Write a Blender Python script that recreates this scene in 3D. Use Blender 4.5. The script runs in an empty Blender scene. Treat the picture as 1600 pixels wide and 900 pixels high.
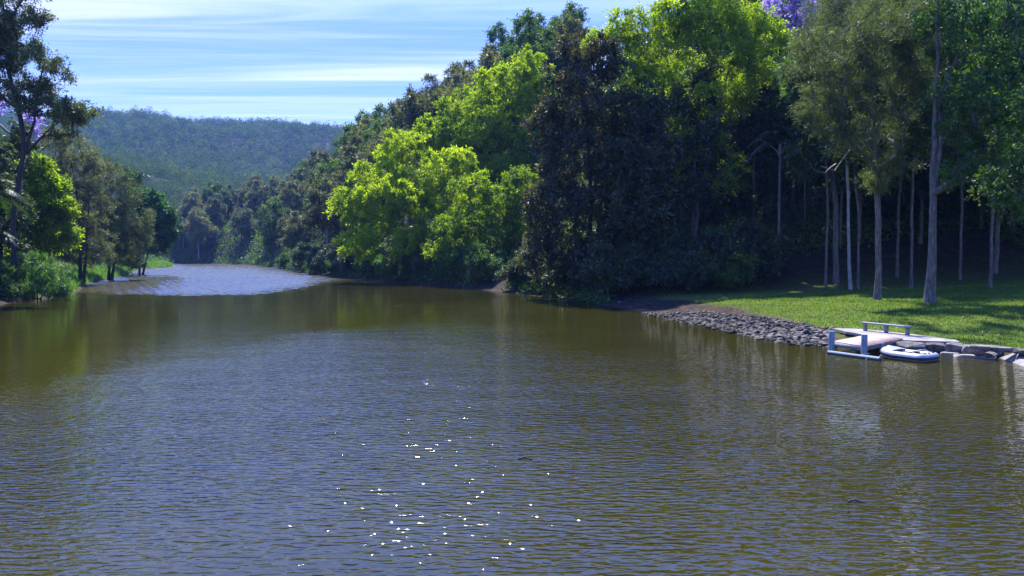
import bpy, bmesh, math, random
import numpy as np
from mathutils import Vector

random.seed(7)
R = np.random.default_rng(11)
S = bpy.context.scene
C = S.collection

# ------------------------------------------------------------------ camera / picture geometry
CAMZ, F, PITCH = 5.0, 1244.0, math.atan(54 / 1244)
cp, sp = math.cos(PITCH), math.sin(PITCH)


def ray(px, py):
    x, u = (px - 800) / F, -(py - 450) / F
    return np.array([x, cp + u * sp, -sp + u * cp])


def G(px, py, z=0.0):                       # where a line of sight meets height z
    r = ray(px, py)
    k = (z - CAMZ) / r[2]
    return r[0] * k, r[1] * k


def P(px, py, Y):                           # the point at distance Y on a line of sight
    r = ray(px, py)
    k = Y / r[1]
    return np.array([r[0] * k, Y, CAMZ + r[2] * k])


# ------------------------------------------------------------------ object helpers
def tag(o, label=None, cat=None, group=None, kind=None):
    if label: o['label'] = label
    if cat: o['category'] = cat
    if group: o['group'] = group
    if kind: o['kind'] = kind
    return o


def empty(name, loc, label, cat, group=None, rz=0.0):
    o = bpy.data.objects.new(name, None)
    C.objects.link(o)
    o.empty_display_size = 0.3
    o.location = loc
    o.rotation_euler = (0, 0, rz)
    return tag(o, label, cat, group)


def link(name, me, mat=None, parent=None):
    o = bpy.data.objects.new(name, me)
    C.objects.link(o)
    if mat: me.materials.append(mat)
    if parent: o.parent = parent
    return o


def np_mesh(name, V, Fq, smooth=False, tint=None):
    V = np.ascontiguousarray(V, dtype=np.float32)
    Fq = np.ascontiguousarray(Fq, dtype=np.int32)
    k = Fq.shape[1]
    me = bpy.data.meshes.new(name)
    me.vertices.add(len(V))
    me.vertices.foreach_set('co', V.ravel())
    me.loops.add(Fq.size)
    me.loops.foreach_set('vertex_index', Fq.ravel())
    me.polygons.add(len(Fq))
    me.polygons.foreach_set('loop_start', np.arange(0, Fq.size, k, dtype=np.int32))
    me.polygons.foreach_set('loop_total', np.full(len(Fq), k, dtype=np.int32))
    if smooth:
        me.polygons.foreach_set('use_smooth', np.ones(len(Fq), dtype=bool))
    if tint is not None:
        a = me.attributes.new('tint', 'FLOAT', 'FACE')
        a.data.foreach_set('value', np.ascontiguousarray(tint, dtype=np.float32))
    me.update(calc_edges=True)
    return me


class MB:                                   # collects quads
    def __init__(self): self.v, self.f, self.n = [], [], 0

    def add(self, V, Fq):
        self.v.append(np.asarray(V, float)); self.f.append(np.asarray(Fq) + self.n); self.n += len(V)

    def tube(self, path, rad, sides=6, cap=False):
        p = np.asarray(path, float); n = len(p)
        r = np.broadcast_to(np.asarray(rad, float), (n,))
        t = np.gradient(p, axis=0)
        t /= np.linalg.norm(t, axis=1)[:, None] + 1e-9
        ref = np.zeros(3); ref[np.argmin(np.abs(t.mean(0)))] = 1
        u = np.cross(t, ref); u /= np.linalg.norm(u, axis=1)[:, None] + 1e-9
        w = np.cross(t, u)
        a = np.linspace(0, 2 * math.pi, sides, endpoint=False)
        V = p[:, None, :] + r[:, None, None] * (np.cos(a)[None, :, None] * u[:, None, :] + np.sin(a)[None, :, None] * w[:, None, :])
        V = V.reshape(-1, 3)
        i = np.arange(n - 1)[:, None] * sides; j = np.arange(sides)[None, :]; j2 = (j + 1) % sides
        Fq = np.stack([i + j, i + j2, i + sides + j2, i + sides + j], -1).reshape(-1, 4)
        self.add(V, Fq)
        if cap:
            for k, q in ((0, p[0]), (n - 1, p[-1])):
                ring = V[k * sides:(k + 1) * sides]
                inner = q + (ring - q) * 0.02
                jj = np.arange(sides); j3 = (jj + 1) % sides
                self.add(np.vstack([ring, inner]), np.stack([jj, j3, j3 + sides, jj + sides], -1))

    def box(self, c, ax, ay, az):           # centre and three half-axis vectors
        c, ax, ay, az = (np.asarray(q, float) for q in (c, ax, ay, az))
        V = [c + i * ax + j * ay + k * az for k in (-1, 1) for j in (-1, 1) for i in (-1, 1)]
        self.add(V, [[0, 2, 3, 1], [4, 5, 7, 6], [0, 1, 5, 4], [2, 6, 7, 3], [0, 4, 6, 2], [1, 3, 7, 5]])

    def build(self, name, mat, parent=None, smooth=False, bevel=0):
        me = np_mesh(name, np.vstack(self.v), np.vstack(self.f), smooth)
        o = link(name, me, mat, parent)
        if bevel:
            m = o.modifiers.new('bevel', 'BEVEL'); m.width = bevel; m.segments = 2
        return o


def copy_tree(o, parent=None):
    c = o.copy(); C.objects.link(c)
    if parent: c.parent = parent
    for ch in list(o.children): copy_tree(ch, c)
    return c


# ------------------------------------------------------------------ materials
def new_mat(name):
    m = bpy.data.materials.new(name); m.use_nodes = True
    nt = m.node_tree; nt.nodes.clear()
    out = nt.nodes.new('ShaderNodeOutputMaterial')
    return m, nt, nt.nodes.new, nt.links.new, out


def ramp(nt, stops):
    n = nt.nodes.new('ShaderNodeValToRGB'); e = n.color_ramp.elements
    while len(e) < len(stops): e.new(0.5)
    for i, (p, c) in enumerate(stops):
        e[i].position = p; e[i].color = (*c, 1)
    return n


def leaf_mat(name, cols, trans=(1.25, 1.35, 0.6), tmix=0.45, gloss=0.05, rough=0.5, spread=0.16):
    m, nt, N, L, out = new_mat(name)
    at = N('ShaderNodeAttribute'); at.attribute_name = 'tint'
    oi = N('ShaderNodeObjectInfo')
    ad = N('ShaderNodeMath'); ad.operation = 'MULTIPLY_ADD'
    L(oi.outputs['Random'], ad.inputs[0]); ad.inputs[1].default_value = spread * 2
    sb = N('ShaderNodeMath'); sb.operation = 'SUBTRACT'; L(at.outputs['Fac'], sb.inputs[0]); sb.inputs[1].default_value = spread
    L(sb.outputs[0], ad.inputs[2])
    rp = ramp(nt, [(i / (len(cols) - 1), c) for i, c in enumerate(cols)])
    L(ad.outputs[0], rp.inputs[0])
    df = N('ShaderNodeBsdfDiffuse'); L(rp.outputs[0], df.inputs[0])
    mul = N('ShaderNodeMix'); mul.data_type = 'RGBA'; mul.blend_type = 'MULTIPLY'; mul.inputs[0].default_value = 1
    L(rp.outputs[0], mul.inputs[6]); mul.inputs[7].default_value = (*trans, 1)
    tr = N('ShaderNodeBsdfTranslucent'); L(mul.outputs[2], tr.inputs[0])
    mx = N('ShaderNodeMixShader'); mx.inputs[0].default_value = tmix
    L(df.outputs[0], mx.inputs[1]); L(tr.outputs[0], mx.inputs[2])
    gl = N('ShaderNodeBsdfGlossy'); gl.inputs['Roughness'].default_value = rough; gl.inputs[0].default_value = (.55, .57, .62, 1)
    mg = N('ShaderNodeMixShader'); mg.inputs[0].default_value = gloss
    L(mx.outputs[0], mg.inputs[1]); L(gl.outputs[0], mg.inputs[2])
    L(mg.outputs[0], out.inputs[0])
    return m


def surf_mat(name, cols, scale=4.0, rough=0.8, bump=0.3, bscale=None, stretch=(1, 1, 1), spec=0.3, rnd=0.0, detail=6, wet=None):
    m, nt, N, L, out = new_mat(name)
    tc = N('ShaderNodeTexCoord'); mp = N('ShaderNodeMapping'); mp.inputs['Scale'].default_value = stretch
    L(tc.outputs['Object'], mp.inputs[0])
    nz = N('ShaderNodeTexNoise'); nz.inputs['Scale'].default_value = scale; nz.inputs['Detail'].default_value = detail
    nz.inputs['Roughness'].default_value = 0.65
    L(mp.outputs[0], nz.inputs[0])
    fac = nz.outputs['Fac']
    if rnd:
        oi = N('ShaderNodeObjectInfo'); ad = N('ShaderNodeMath'); ad.operation = 'MULTIPLY_ADD'
        L(oi.outputs['Random'], ad.inputs[0]); ad.inputs[1].default_value = rnd
        s2 = N('ShaderNodeMath'); s2.operation = 'SUBTRACT'; L(fac, s2.inputs[0]); s2.inputs[1].default_value = rnd / 2
        L(s2.outputs[0], ad.inputs[2]); fac = ad.outputs[0]
    rp = ramp(nt, [(0.3 + 0.4 * i / (len(cols) - 1), c) for i, c in enumerate(cols)])
    L(fac, rp.inputs[0])
    b = N('ShaderNodeBsdfPrincipled'); b.inputs['Roughness'].default_value = rough
    b.inputs['Specular IOR Level'].default_value = spec
    if wet:                                 # algae stain above the waterline
        ge = N('ShaderNodeNewGeometry'); sz = N('ShaderNodeSeparateXYZ'); L(ge.outputs['Position'], sz.inputs[0])
        wz = N('ShaderNodeMath'); wz.operation = 'MULTIPLY_ADD'; L(nz.outputs['Fac'], wz.inputs[0]); wz.inputs[1].default_value = -wet; L(sz.outputs['Z'], wz.inputs[2])
        wm = N('ShaderNodeMapRange'); wm.inputs['From Min'].default_value = -.1 * wet; wm.inputs['From Max'].default_value = .5 * wet; wm.inputs['To Min'].default_value = .85; wm.inputs['To Max'].default_value = 0
        L(wz.outputs[0], wm.inputs['Value'])
        wx_ = N('ShaderNodeMix'); wx_.data_type = 'RGBA'; L(wm.outputs[0], wx_.inputs[0]); L(rp.outputs[0], wx_.inputs[6]); wx_.inputs[7].default_value = (.022, .024, .012, 1)
        L(wx_.outputs[2], b.inputs['Base Color'])
    else:
        L(rp.outputs[0], b.inputs['Base Color'])
    if bump:
        n2 = N('ShaderNodeTexNoise'); n2.inputs['Scale'].default_value = bscale or scale * 3; n2.inputs['Detail'].default_value = 5
        L(mp.outputs[0], n2.inputs[0])
        bp = N('ShaderNodeBump'); bp.inputs['Strength'].default_value = bump; bp.inputs['Distance'].default_value = 0.05
        L(n2.outputs['Fac'], bp.inputs['Height']); L(bp.outputs[0], b.inputs['Normal'])
    L(b.outputs[0], out.inputs[0])
    return m


M = {}
M['lime'] = leaf_mat('lime_leaves', [(.10, .18, .006), (.255, .38, .008), (.41, .53, .015)], trans=(1.3, 1.25, .5), tmix=.58, gloss=.03)
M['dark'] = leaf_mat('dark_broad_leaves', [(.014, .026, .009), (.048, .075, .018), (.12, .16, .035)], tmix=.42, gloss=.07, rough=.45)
M['bronze'] = leaf_mat('bronze_green_leaves', [(.014, .018, .009), (.042, .056, .016), (.12, .15, .032)], trans=(1.5, 1.1, .6), tmix=.42, gloss=.06)
M['mid'] = leaf_mat('mid_green_leaves', [(.028, .058, .011), (.066, .13, .017), (.14, .23, .03)], tmix=.4, gloss=.05)
M['euc'] = leaf_mat('grey_green_leaves', [(.036, .048, .016), (.10, .122, .036), (.22, .24, .085)], trans=(1.25, 1.25, .55), tmix=.42, gloss=.07, rough=.5, spread=.2)
M['cas'] = leaf_mat('needle_foliage', [(.034, .050, .015), (.085, .115, .032), (.17, .21, .06)], trans=(1.25, 1.3, .6), tmix=.38, gloss=.05)
M['grn'] = leaf_mat('fresh_green_leaves', [(.03, .08, .012), (.08, .18, .018), (.17, .30, .035)], tmix=.45, gloss=.06)
M['glossy'] = leaf_mat('deep_green_leaves', [(.012, .05, .008), (.03, .12, .008), (.075, .20, .008)], tmix=.45, gloss=.06)
M['purple'] = leaf_mat('violet_blossom', [(.30, .25, .46), (.45, .39, .64), (.62, .56, .82)], trans=(1.1, 1, 1.2), tmix=.45, gloss=.02)
M['pale'] = leaf_mat('pale_dry_leaves', [(.22, .21, .16), (.38, .36, .29), (.5, .48, .42)], trans=(1, 1, .9), tmix=.3, gloss=.04)
M['grass'] = leaf_mat('grass_blades', [(.040, .085, .010), (.105, .195, .014), (.25, .32, .05)], tmix=.45, gloss=.03)
M['reed'] = leaf_mat('tall_bank_grass', [(.05, .13, .02), (.11, .23, .028), (.20, .34, .045)], tmix=.4, gloss=.04)
M['litter'] = leaf_mat('dead_leaves', [(.06, .035, .015), (.16, .10, .05), (.30, .22, .13)], tmix=.2, gloss=.03)
M['far'] = leaf_mat('far_forest_foliage', [(.024, .046, .014), (.066, .108, .030), (.155, .20, .06)], trans=(1.1, 1.2, .6), tmix=.35, gloss=.0, spread=0)
M['bark'] = surf_mat('grey_bark', [(.05, .042, .036), (.13, .115, .10), (.26, .24, .22)], scale=3, stretch=(3, 3, .5), bump=.6)
M['darkbark'] = surf_mat('dark_bark', [(.016, .013, .011), (.04, .034, .03), (.085, .075, .07)], scale=4, stretch=(3, 3, .5), bump=.6)
M['palebark'] = surf_mat('pale_bark', [(.14, .13, .12), (.30, .28, .26), (.46, .44, .41)], scale=3, stretch=(2, 2, .5), bump=.4)
M['rock'] = surf_mat('grey_stone', [(.034, .029, .026), (.085, .072, .062), (.21, .18, .15)], scale=2.5, bump=.7, rnd=.3, wet=.16)
M['sandstone'] = surf_mat('weathered_sandstone', [(.08, .07, .058), (.18, .155, .125), (.31, .275, .23)], scale=2.5, bump=.7, rnd=.2)
M['wallstone'] = surf_mat('shade_toned_bank_stone', [(.04, .034, .03), (.11, .095, .08), (.24, .21, .18)], scale=2.5, bump=.8, rnd=.25, wet=.16)  # stone darkened so its colour carries the shade on the wall faces
M['concrete'] = surf_mat('worn_concrete', [(.13, .12, .105), (.22, .20, .18), (.32, .30, .27)], scale=1.6, bump=.25)
M['deck'] = surf_mat('reddish_deck_boards', [(.24, .155, .12), (.36, .25, .205), (.48, .37, .315)], scale=3, stretch=(1, 1, 1), bump=.2, rough=.6)
M['timber'] = surf_mat('grey_weathered_timber', [(.12, .13, .14), (.21, .23, .25), (.32, .34, .36)], scale=4, stretch=(3, 3, 1), bump=.4)
M['postwood'] = surf_mat('blue_grey_painted_post', [(.13, .17, .21), (.20, .25, .30), (.28, .33, .38)], scale=3, stretch=(3, 3, .6), bump=.3, wet=.16)
M['whitetube'] = surf_mat('white_rubber_fabric', [(.20, .20, .21), (.33, .33, .345), (.42, .42, .44)], scale=2, bump=.05, rough=.42, spec=.5)
M['navy'] = surf_mat('navy_rubber', [(.012, .016, .04), (.02, .028, .07), (.03, .04, .09)], scale=3, bump=.1, rough=.5)
M['black'] = surf_mat('black_rubber', [(.008, .008, .009), (.015, .015, .016), (.025, .025, .026)], scale=5, bump=.1, rough=.5)
M['floor'] = surf_mat('grey_boat_floor', [(.05, .055, .07), (.10, .11, .14), (.2, .2, .24)], scale=3, bump=.1, rough=.5)
M['rope'] = surf_mat('pale_rope', [(.4, .38, .3), (.55, .52, .44), (.65, .62, .54)], scale=30, bump=.4)
M['yellowrope'] = surf_mat('yellowed_rope', [(.3, .24, .08), (.45, .36, .14), (.55, .46, .2)], scale=30, bump=.4)

# ------------------------------------------------------------------ river and terrain
RIGHT = [(34, -140), (30, -40), (27, 0), (24.5, 22)] + [G(px, py) for px, py in
         ((1600, 571), (1560, 560), (1480, 554), (1440, 552.5), (1400, 550), (1300, 541), (1250, 538), (1200, 529), (1100, 508), (1000, 487),
          (900, 470), (800, 458), (740, 451), (640, 443), (520, 433), (460, 424.5), (430, 418), (400, 414.5), (340, 412.3), (270, 411.6))]
FAR = [(-230, 415), (-330, 440), (-420, 430)]
LEFT = [(-420, 385), (-330, 395), (-240, 375), (-175, 362), (-152, 350)] + [G(px, py) for px, py in
        ((271, 415.5), (268, 418), (228, 420.5), (212, 421.5), (205, 428), (196, 432), (165, 437), (130, 446), (112, 461), (60, 467), (0, 476))] + \
       [(-47, 50), (-46, 20), (-46, -40), (-50, -140)]
RIVER = np.array(RIGHT + FAR + LEFT)
NR, NF = len(RIGHT), len(FAR)


def seg_dist(X, Y, pts, closed=False):
    d = np.full(X.shape, 1e9)
    n = len(pts)
    for i in range(n if closed else n - 1):
        a, b = np.array(pts[i]), np.array(pts[(i + 1) % n])
        ab = b - a
        t = np.clip(((X - a[0]) * ab[0] + (Y - a[1]) * ab[1]) / (ab @ ab), 0, 1)
        d = np.minimum(d, np.hypot(X - a[0] - t * ab[0], Y - a[1] - t * ab[1]))
    return d


def inside(X, Y, pts):
    c = np.zeros(X.shape, bool); n = len(pts)
    for i in range(n):
        (x1, y1), (x2, y2) = pts[i], pts[(i + 1) % n]
        if y1 == y2: continue
        k = ((y1 > Y) != (y2 > Y)) & (X < (x2 - x1) * (Y - y1) / (y2 - y1) + x1)
        c ^= k
    return c


def sm(a, b, x):
    t = np.clip((x - a) / (b - a), 0, 1)
    return t * t * (3 - 2 * t)


def wob(X, Y, s, k=0.0):
    return (np.sin(X / s + 1.3 + k) * np.cos(Y / s * 1.13 + .7 - k) + .5 * np.sin(X / s * 2.3 + Y / s * 1.7 + k) + .3 * np.cos(X / s * 4.1 - Y / s * 3.7))


def hgt(X, Y):
    X = np.asarray(X, float); Y = np.asarray(Y, float)
    ins = inside(X, Y, RIVER)
    dr, dl, df = seg_dist(X, Y, RIGHT), seg_dist(X, Y, LEFT), seg_dist(X, Y, RIGHT[-2:] + FAR)
    d = np.minimum(np.minimum(dr, dl), df)
    bed = -1.6 * sm(0, 5, d)
    # side weights
    xr = np.interp(Y, [p[1] for p in RIGHT], [p[0] for p in RIGHT])
    wr = (X > xr - 4).astype(float) * sm(-260, -200, X + 0.6 * (Y - 420) * (Y > 420))
    lawn = sm(100, 78, Y) * sm(-5, 9, X)
    bank = np.where(lawn > 0, 0.42 * sm(0, 1.2 + 5 * sm(42, 45, Y), d) + .40 * sm(3, 10, d) * sm(41, 50, Y), 1.1 * sm(0, 3.0, d)) \
        * 1.0 + (1 - lawn) * 0.05 * np.minimum(d, 10)
    ramp_ = sm(38.2, 36.5, Y) * sm(1.5, -1, np.abs(Y - 34) - 3) * lawn
    bank = bank * (1 - ramp_) + ramp_ * 0.13 * np.minimum(d, 5)
    hill_r = 60 * (1 - np.exp(-np.maximum(dr - 3, 0) / 43)) * (.25 + .75 * sm(90, 190, Y)) * (.08 + .92 * sm(540, 340, Y))
    lawn_r = 0.05 * np.clip(dr - 8, 0, 52) + 0.30 * np.maximum(dr - 42, 0) * np.exp(-np.maximum(dr - 42, 0) / 300)
    right = np.where(lawn > 0, lawn * lawn_r + (1 - lawn) * hill_r, hill_r) * wr
    wl = ((X < xr - 10) & (Y < 420)).astype(float)
    left = wl * 24 * (1 - np.exp(-np.maximum(dl - 6, 0) / 90)) * sm(-1, 1, dr - dl)
    A = np.clip(56 + (-X - 243) * .21, 20, 135)
    mid = A * sm(424, 770, Y) + 4 * wob(X, Y, 60) * sm(450, 600, Y)
    FR = 236 - (X + 790) * .045 + 7 * wob(X, Y, 130, 2) + 5 * wob(X, Y, 47, 1)
    far = mid + np.maximum(FR - mid, 0) * sm(900, 1500, Y)
    far = far * sm(420, 440, Y)
    fall = sm(2250, 1750, Y)
    land = bank + np.maximum(np.maximum(right, left), far) * (.3 + .7 * fall) + .12 * wob(X, Y, 5) * sm(2, 12, d) * (1 - .8 * lawn)
    return np.where(ins, bed, land)


def axis(breaks):
    out = [breaks[0][0]]
    for (a, s0), (b, _) in zip(breaks[:-1], breaks[1:]):
        n = max(1, int(round((b - a) / s0)))
        out += list(np.linspace(a, b, n + 1)[1:])
    return np.array(out)


xs = axis([(-1700, 40), (-900, 14), (-420, 5), (-200, 2.5), (-100, 1.5), (0, 0.7), (8, .4), (34, 1), (70, 4), (150, 15), (400, 40), (1400, 1)])
ys = axis([(-160, 10), (-20, 3), (24, .5), (60, 1), (130, 2), (260, 4), (480, 10), (1000, 20), (2400, 1)])
gx, gy = np.meshgrid(xs, ys)
gz = hgt(gx, gy)
nx, ny = len(xs), len(ys)
ii = (np.arange(ny - 1)[:, None] * nx + np.arange(nx - 1)[None, :]).ravel()
ground = link('ground', np_mesh('ground', np.stack([gx, gy, gz], -1).reshape(-1, 3), np.stack([ii, ii + 1, ii + nx + 1, ii + nx], -1), True))
tag(ground, kind='structure')


def hz(x, y): return float(hgt(np.array([x]), np.array([y]))[0])


# ground: leaf litter and soil, grass where the lawn and the banks are
gc = ground.data.attributes.new('lawn', 'FLOAT', 'POINT')
dd = seg_dist(gx, gy, RIGHT)
lawnmask = sm(88, 74, gy) * sm(5, 11, gx) * sm(0.8, 1.6, dd) * sm(60, 45, dd)
rip = sm(41.5, 43, gy) * sm(7.5, 5.5, dd + .8 * wob(gx, gy, 2.0)) * sm(20.5, 17.5, gx)       # the stony part of the bank
lawnmask *= (1 - rip)
dl_ = seg_dist(gx, gy, LEFT)
lawnmask = np.maximum(lawnmask, sm(.4, 1.4, dl_) * sm(16, 9, dl_) * (gx < -45) * (gy > 80) * (gy < 365))
gc.data.foreach_set('value', lawnmask.astype(np.float32).ravel())
m, nt, N, L, out = new_mat('earth_and_lawn')
tc = N('ShaderNodeTexCoord')
n1 = N('ShaderNodeTexNoise'); n1.inputs['Scale'].default_value = .9; n1.inputs['Detail'].default_value = 8; n1.inputs['Roughness'].default_value = .7
L(tc.outputs['Object'], n1.inputs[0])
soil = ramp(nt, [(.3, (.013, .010, .007)), (.55, (.036, .026, .018)), (.75, (.095, .068, .046))]); L(n1.outputs['Fac'], soil.inputs[0])
n2 = N('ShaderNodeTexNoise'); n2.inputs['Scale'].default_value = 1.7; n2.inputs['Detail'].default_value = 8; n2.inputs['Roughness'].default_value = .75
L(tc.outputs['Object'], n2.inputs[0])
gr = ramp(nt, [(.3, (.03, .045, .01)), (.5, (.075, .11, .014)), (.72, (.18, .17, .05))]); L(n2.outputs['Fac'], gr.inputs[0])
at = N('ShaderNodeAttribute'); at.attribute_name = 'lawn'
mx = N('ShaderNodeMix'); mx.data_type = 'RGBA'
L(at.outputs['Fac'], mx.inputs[0]); L(soil.outputs[0], mx.inputs[6]); L(gr.outputs[0], mx.inputs[7])
b = N('ShaderNodeBsdfPrincipled'); b.inputs['Roughness'].default_value = .95; b.inputs['Specular IOR Level'].default_value = .1
L(mx.outputs[2], b.inputs['Base Color'])
bp = N('ShaderNodeBump'); bp.inputs['Strength'].default_value = .7; bp.inputs['Distance'].default_value = .12
n3 = N('ShaderNodeTexNoise'); n3.inputs['Scale'].default_value = 5; n3.inputs['Detail'].default_value = 6; L(tc.outputs['Object'], n3.inputs[0])
L(n3.outputs['Fac'], bp.inputs['Height']); L(bp.outputs[0], b.inputs['Normal']); L(b.outputs[0], out.inputs[0])
ground.data.materials.append(m)

# ------------------------------------------------------------------ water
wx = axis([(-480, 40), (-172, .34), (-110, .17), (-24, 20), (120, 1)])
wy = axis([(-158, 30), (84, .15), (170, .25), (260, .4), (402, 12), (480, 1)])
qx, qy = np.meshgrid(wx, wy)


def ruffled(X, Y): return sm(83, 93, Y + .22 * X + 2.0 * wob(X, Y, 9)) * sm(-26, -37, X)


qz = np.zeros_like(qx); rw = np.random.default_rng(99)
for k_ in range(18):                         # wind chop in the open reach
    lam = rw.uniform(.62, 1.5) if k_ < 14 else rw.uniform(2, 4); th = rw.normal() * .55 + 1.45
    qz += .0105 * min(lam, 1.6) * np.sin((qx * math.cos(th) + qy * math.sin(th)) * 2 * math.pi / lam + rw.uniform(0, 6.28) + 1.2 * np.sin(qx * .21 + qy * .13 * k_))
qz *= ruffled(qx, qy)
nwx, nwy = len(wx), len(wy)
ii = (np.arange(nwy - 1)[:, None] * nwx + np.arange(nwx - 1)[None, :]).ravel()
water = link('water', np_mesh('water', np.stack([qx, qy, qz], -1).reshape(-1, 3), np.stack([ii, ii + 1, ii + nwx + 1, ii + nwx], -1), True))
rf_ = water.data.attributes.new('ruffle', 'FLOAT', 'POINT'); rf_.data.foreach_set('value', ruffled(qx, qy).astype(np.float32).ravel())
tag(water, kind='structure')
m, nt, N, L, out = new_mat('river_water')
tc = N('ShaderNodeTexCoord')


def wave(src, rot, sx, sy, detail, dist=0.0):
    mp = N('ShaderNodeMapping'); mp.inputs['Rotation'].default_value = (0, 0, rot); mp.inputs['Scale'].default_value = (sx, sy, 1)
    L(src, mp.inputs[0])
    n = N('ShaderNodeTexNoise'); n.inputs['Scale'].default_value = 1; n.inputs['Detail'].default_value = detail
    n.inputs['Roughness'].default_value = .5; n.inputs['Distortion'].default_value = dist
    L(mp.outputs[0], n.inputs[0])
    return n.outputs['Fac']


def madd(a, k, c=None):
    q = N('ShaderNodeMath'); q.operation = 'MULTIPLY_ADD'
    for sock, val in ((q.inputs[0], a), (q.inputs[1], k), (q.inputs[2], 0.0 if c is None else c)):
        if isinstance(val, (int, float)): sock.default_value = val
        else: L(val, sock)
    return q.outputs[0]


def sub(a, c):
    q = N('ShaderNodeMath'); q.operation = 'SUBTRACT'; L(a, q.inputs[0]); L(c, q.inputs[1])
    return q.outputs[0]


def maprange(src, a, b_, c, d):
    q = N('ShaderNodeMapRange'); q.interpolation_type = 'SMOOTHSTEP'
    for k, v in zip(('From Min', 'From Max', 'To Min', 'To Max'), (a, b_, c, d)): q.inputs[k].default_value = v
    L(src, q.inputs['Value'])
    return q.outputs[0]


WAVE_A, WAVE_B, WAVE_C = 0.055, 0.015, 0.045
EPS = .02


def height(src):
    h = madd(wave(src, .04, 2.3, 6.8, 1.5, .5), WAVE_A)
    h = madd(wave(src, -.22, 4.0, 9.0, 1.0, .2), WAVE_B, h)
    return madd(wave(src, .3, .30, .6, 0.0), WAVE_C, h)


def shifted(dx, dy):
    q = N('ShaderNodeVectorMath'); q.operation = 'ADD'; L(tc.outputs['Object'], q.inputs[0]); q.inputs[1].default_value = (dx, dy, 0)
    return q.outputs[0]


P_ = tc.outputs['Object']
h0, hx, hy = height(P_), height(shifted(EPS, 0)), height(shifted(0, EPS))
# wind: strong far off in the open reach, weak in the lee of the banks
sep = N('ShaderNodeSeparateXYZ'); L(P_, sep.inputs[0])
lee0 = maprange(sep.outputs['Y'], 24, 70, 1.0, .42)
calm = maprange(madd(sep.outputs['X'], -4.0, madd(wave(P_, .2, .12, .2, 2.0), 30.0, sep.outputs['Y'])), 90, 122, 1.0, .20)
lee = madd(lee0, calm)
gust = madd(wave(P_, .1, .06, .13, 2.0), .9, .55)
ws = madd(madd(lee, gust), 1.0)
k = madd(ws, -1.0 / EPS)
cn = N('ShaderNodeCombineXYZ'); L(madd(sub(hx, h0), k), cn.inputs[0]); L(madd(sub(hy, h0), k), cn.inputs[1]); cn.inputs[2].default_value = 0
gm = N('ShaderNodeNewGeometry')
ad_ = N('ShaderNodeVectorMath'); ad_.operation = 'ADD'; L(gm.outputs['Normal'], ad_.inputs[0]); L(cn.outputs[0], ad_.inputs[1])
bp = N('ShaderNodeVectorMath'); bp.operation = 'NORMALIZE'; L(ad_.outputs[0], bp.inputs[0])
gl = N('ShaderNodeBsdfGlossy'); ra_ = N('ShaderNodeAttribute'); ra_.attribute_name = 'ruffle'; L(madd(ra_.outputs['Fac'], .12, .03), gl.inputs['Roughness']); L(bp.outputs[0], gl.inputs['Normal'])
df = N('ShaderNodeBsdfDiffuse')
wc = ramp(nt, [(.35, (.025, .0232, .0026)), (.65, (.034, .031, .0034))]); L(wave(P_, 0, .09, .09, 4.0), wc.inputs[0]); L(wc.outputs[0], df.inputs[0])
fr = N('ShaderNodeFresnel'); fr.inputs['IOR'].default_value = 1.54; L(bp.outputs[0], fr.inputs['Normal'])
ms = N('ShaderNodeMixShader'); L(fr.outputs[0], ms.inputs[0]); L(df.outputs[0], ms.inputs[1]); L(gl.outputs[0], ms.inputs[2])
L(ms.outputs[0], out.inputs[0])
water.data.materials.append(m)


# ------------------------------------------------------------------ trees
def unit(v): return v / (np.linalg.norm(v, axis=-1, keepdims=True) + 1e-9)


def leaves(rng, Cn, rc, axis_xy, K=7, J=14, L=.3, W=.12, up=.35, out=.6, spread=.8, jit=.14, droop=.1, ldroop=.1, flat=.5, tint=(.5, .22, .12)):
    Mn = len(Cn)
    o = Cn - np.column_stack([np.broadcast_to(axis_xy, (Mn, 2)), Cn[:, 2] - .3])
    o = unit(o)
    tw = unit(o[:, None, :] * out + np.array([0, 0, up]) + rng.normal(size=(Mn, K, 3)) * spread)
    t = np.linspace(.12, 1, J)[None, None, :, None] + rng.uniform(-.06, .06, (Mn, K, J, 1))
    r = rc[:, None, None, None] * rng.uniform(.6, 1.15, (Mn, K, 1, 1))
    pos = Cn[:, None, None, :] + tw[:, :, None, :] * r * t + rng.normal(size=(Mn, K, J, 3)) * jit * rc[:, None, None, None]
    pos[..., 2] -= (droop * r * t * t)[..., 0]
    dr = unit(tw[:, :, None, :] * .7 + rng.normal(size=pos.shape) * .7 + np.array([0, 0, -ldroop]))
    nn = unit(rng.normal(size=pos.shape) * (1 - flat) + np.array([0, 0, flat]))
    sd = unit(np.cross(dr, nn))
    sc = rng.uniform(.65, 1.3, pos.shape[:3] + (1,))
    l, w = dr * L * sc, sd * W * .5 * sc
    V = np.stack([pos, pos + l * .45 + w, pos + l, pos + l * .45 - w], -2).reshape(-1, 3)
    n = len(V) // 4
    tn = tint[0] + rng.normal(size=(Mn, 1, 1)) * tint[1] * .6 + rng.normal(size=(Mn, K, 1)) * tint[1] * .4 + rng.normal(size=(Mn, K, J)) * tint[2]
    return V, np.arange(n * 4).reshape(-1, 4), np.clip(tn.ravel(), 0, 1), tw, r[..., 0, :]


def clumps(rng, lobes, n, rmin=.45):
    lo = np.array(lobes, float)
    wgt = (lo[:, 3] * lo[:, 4] * lo[:, 5]) ** .75
    if lo.shape[1] > 6: wgt = wgt * lo[:, 6]
    k = rng.choice(len(lo), n, p=wgt / wgt.sum())
    d = unit(rng.normal(size=(n, 3)))
    rr = (rmin ** 3 + (1 - rmin ** 3) * rng.random(n)) ** (1 / 3)
    return lo[k, :3] + d * rr[:, None] * lo[k, 3:6]


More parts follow.
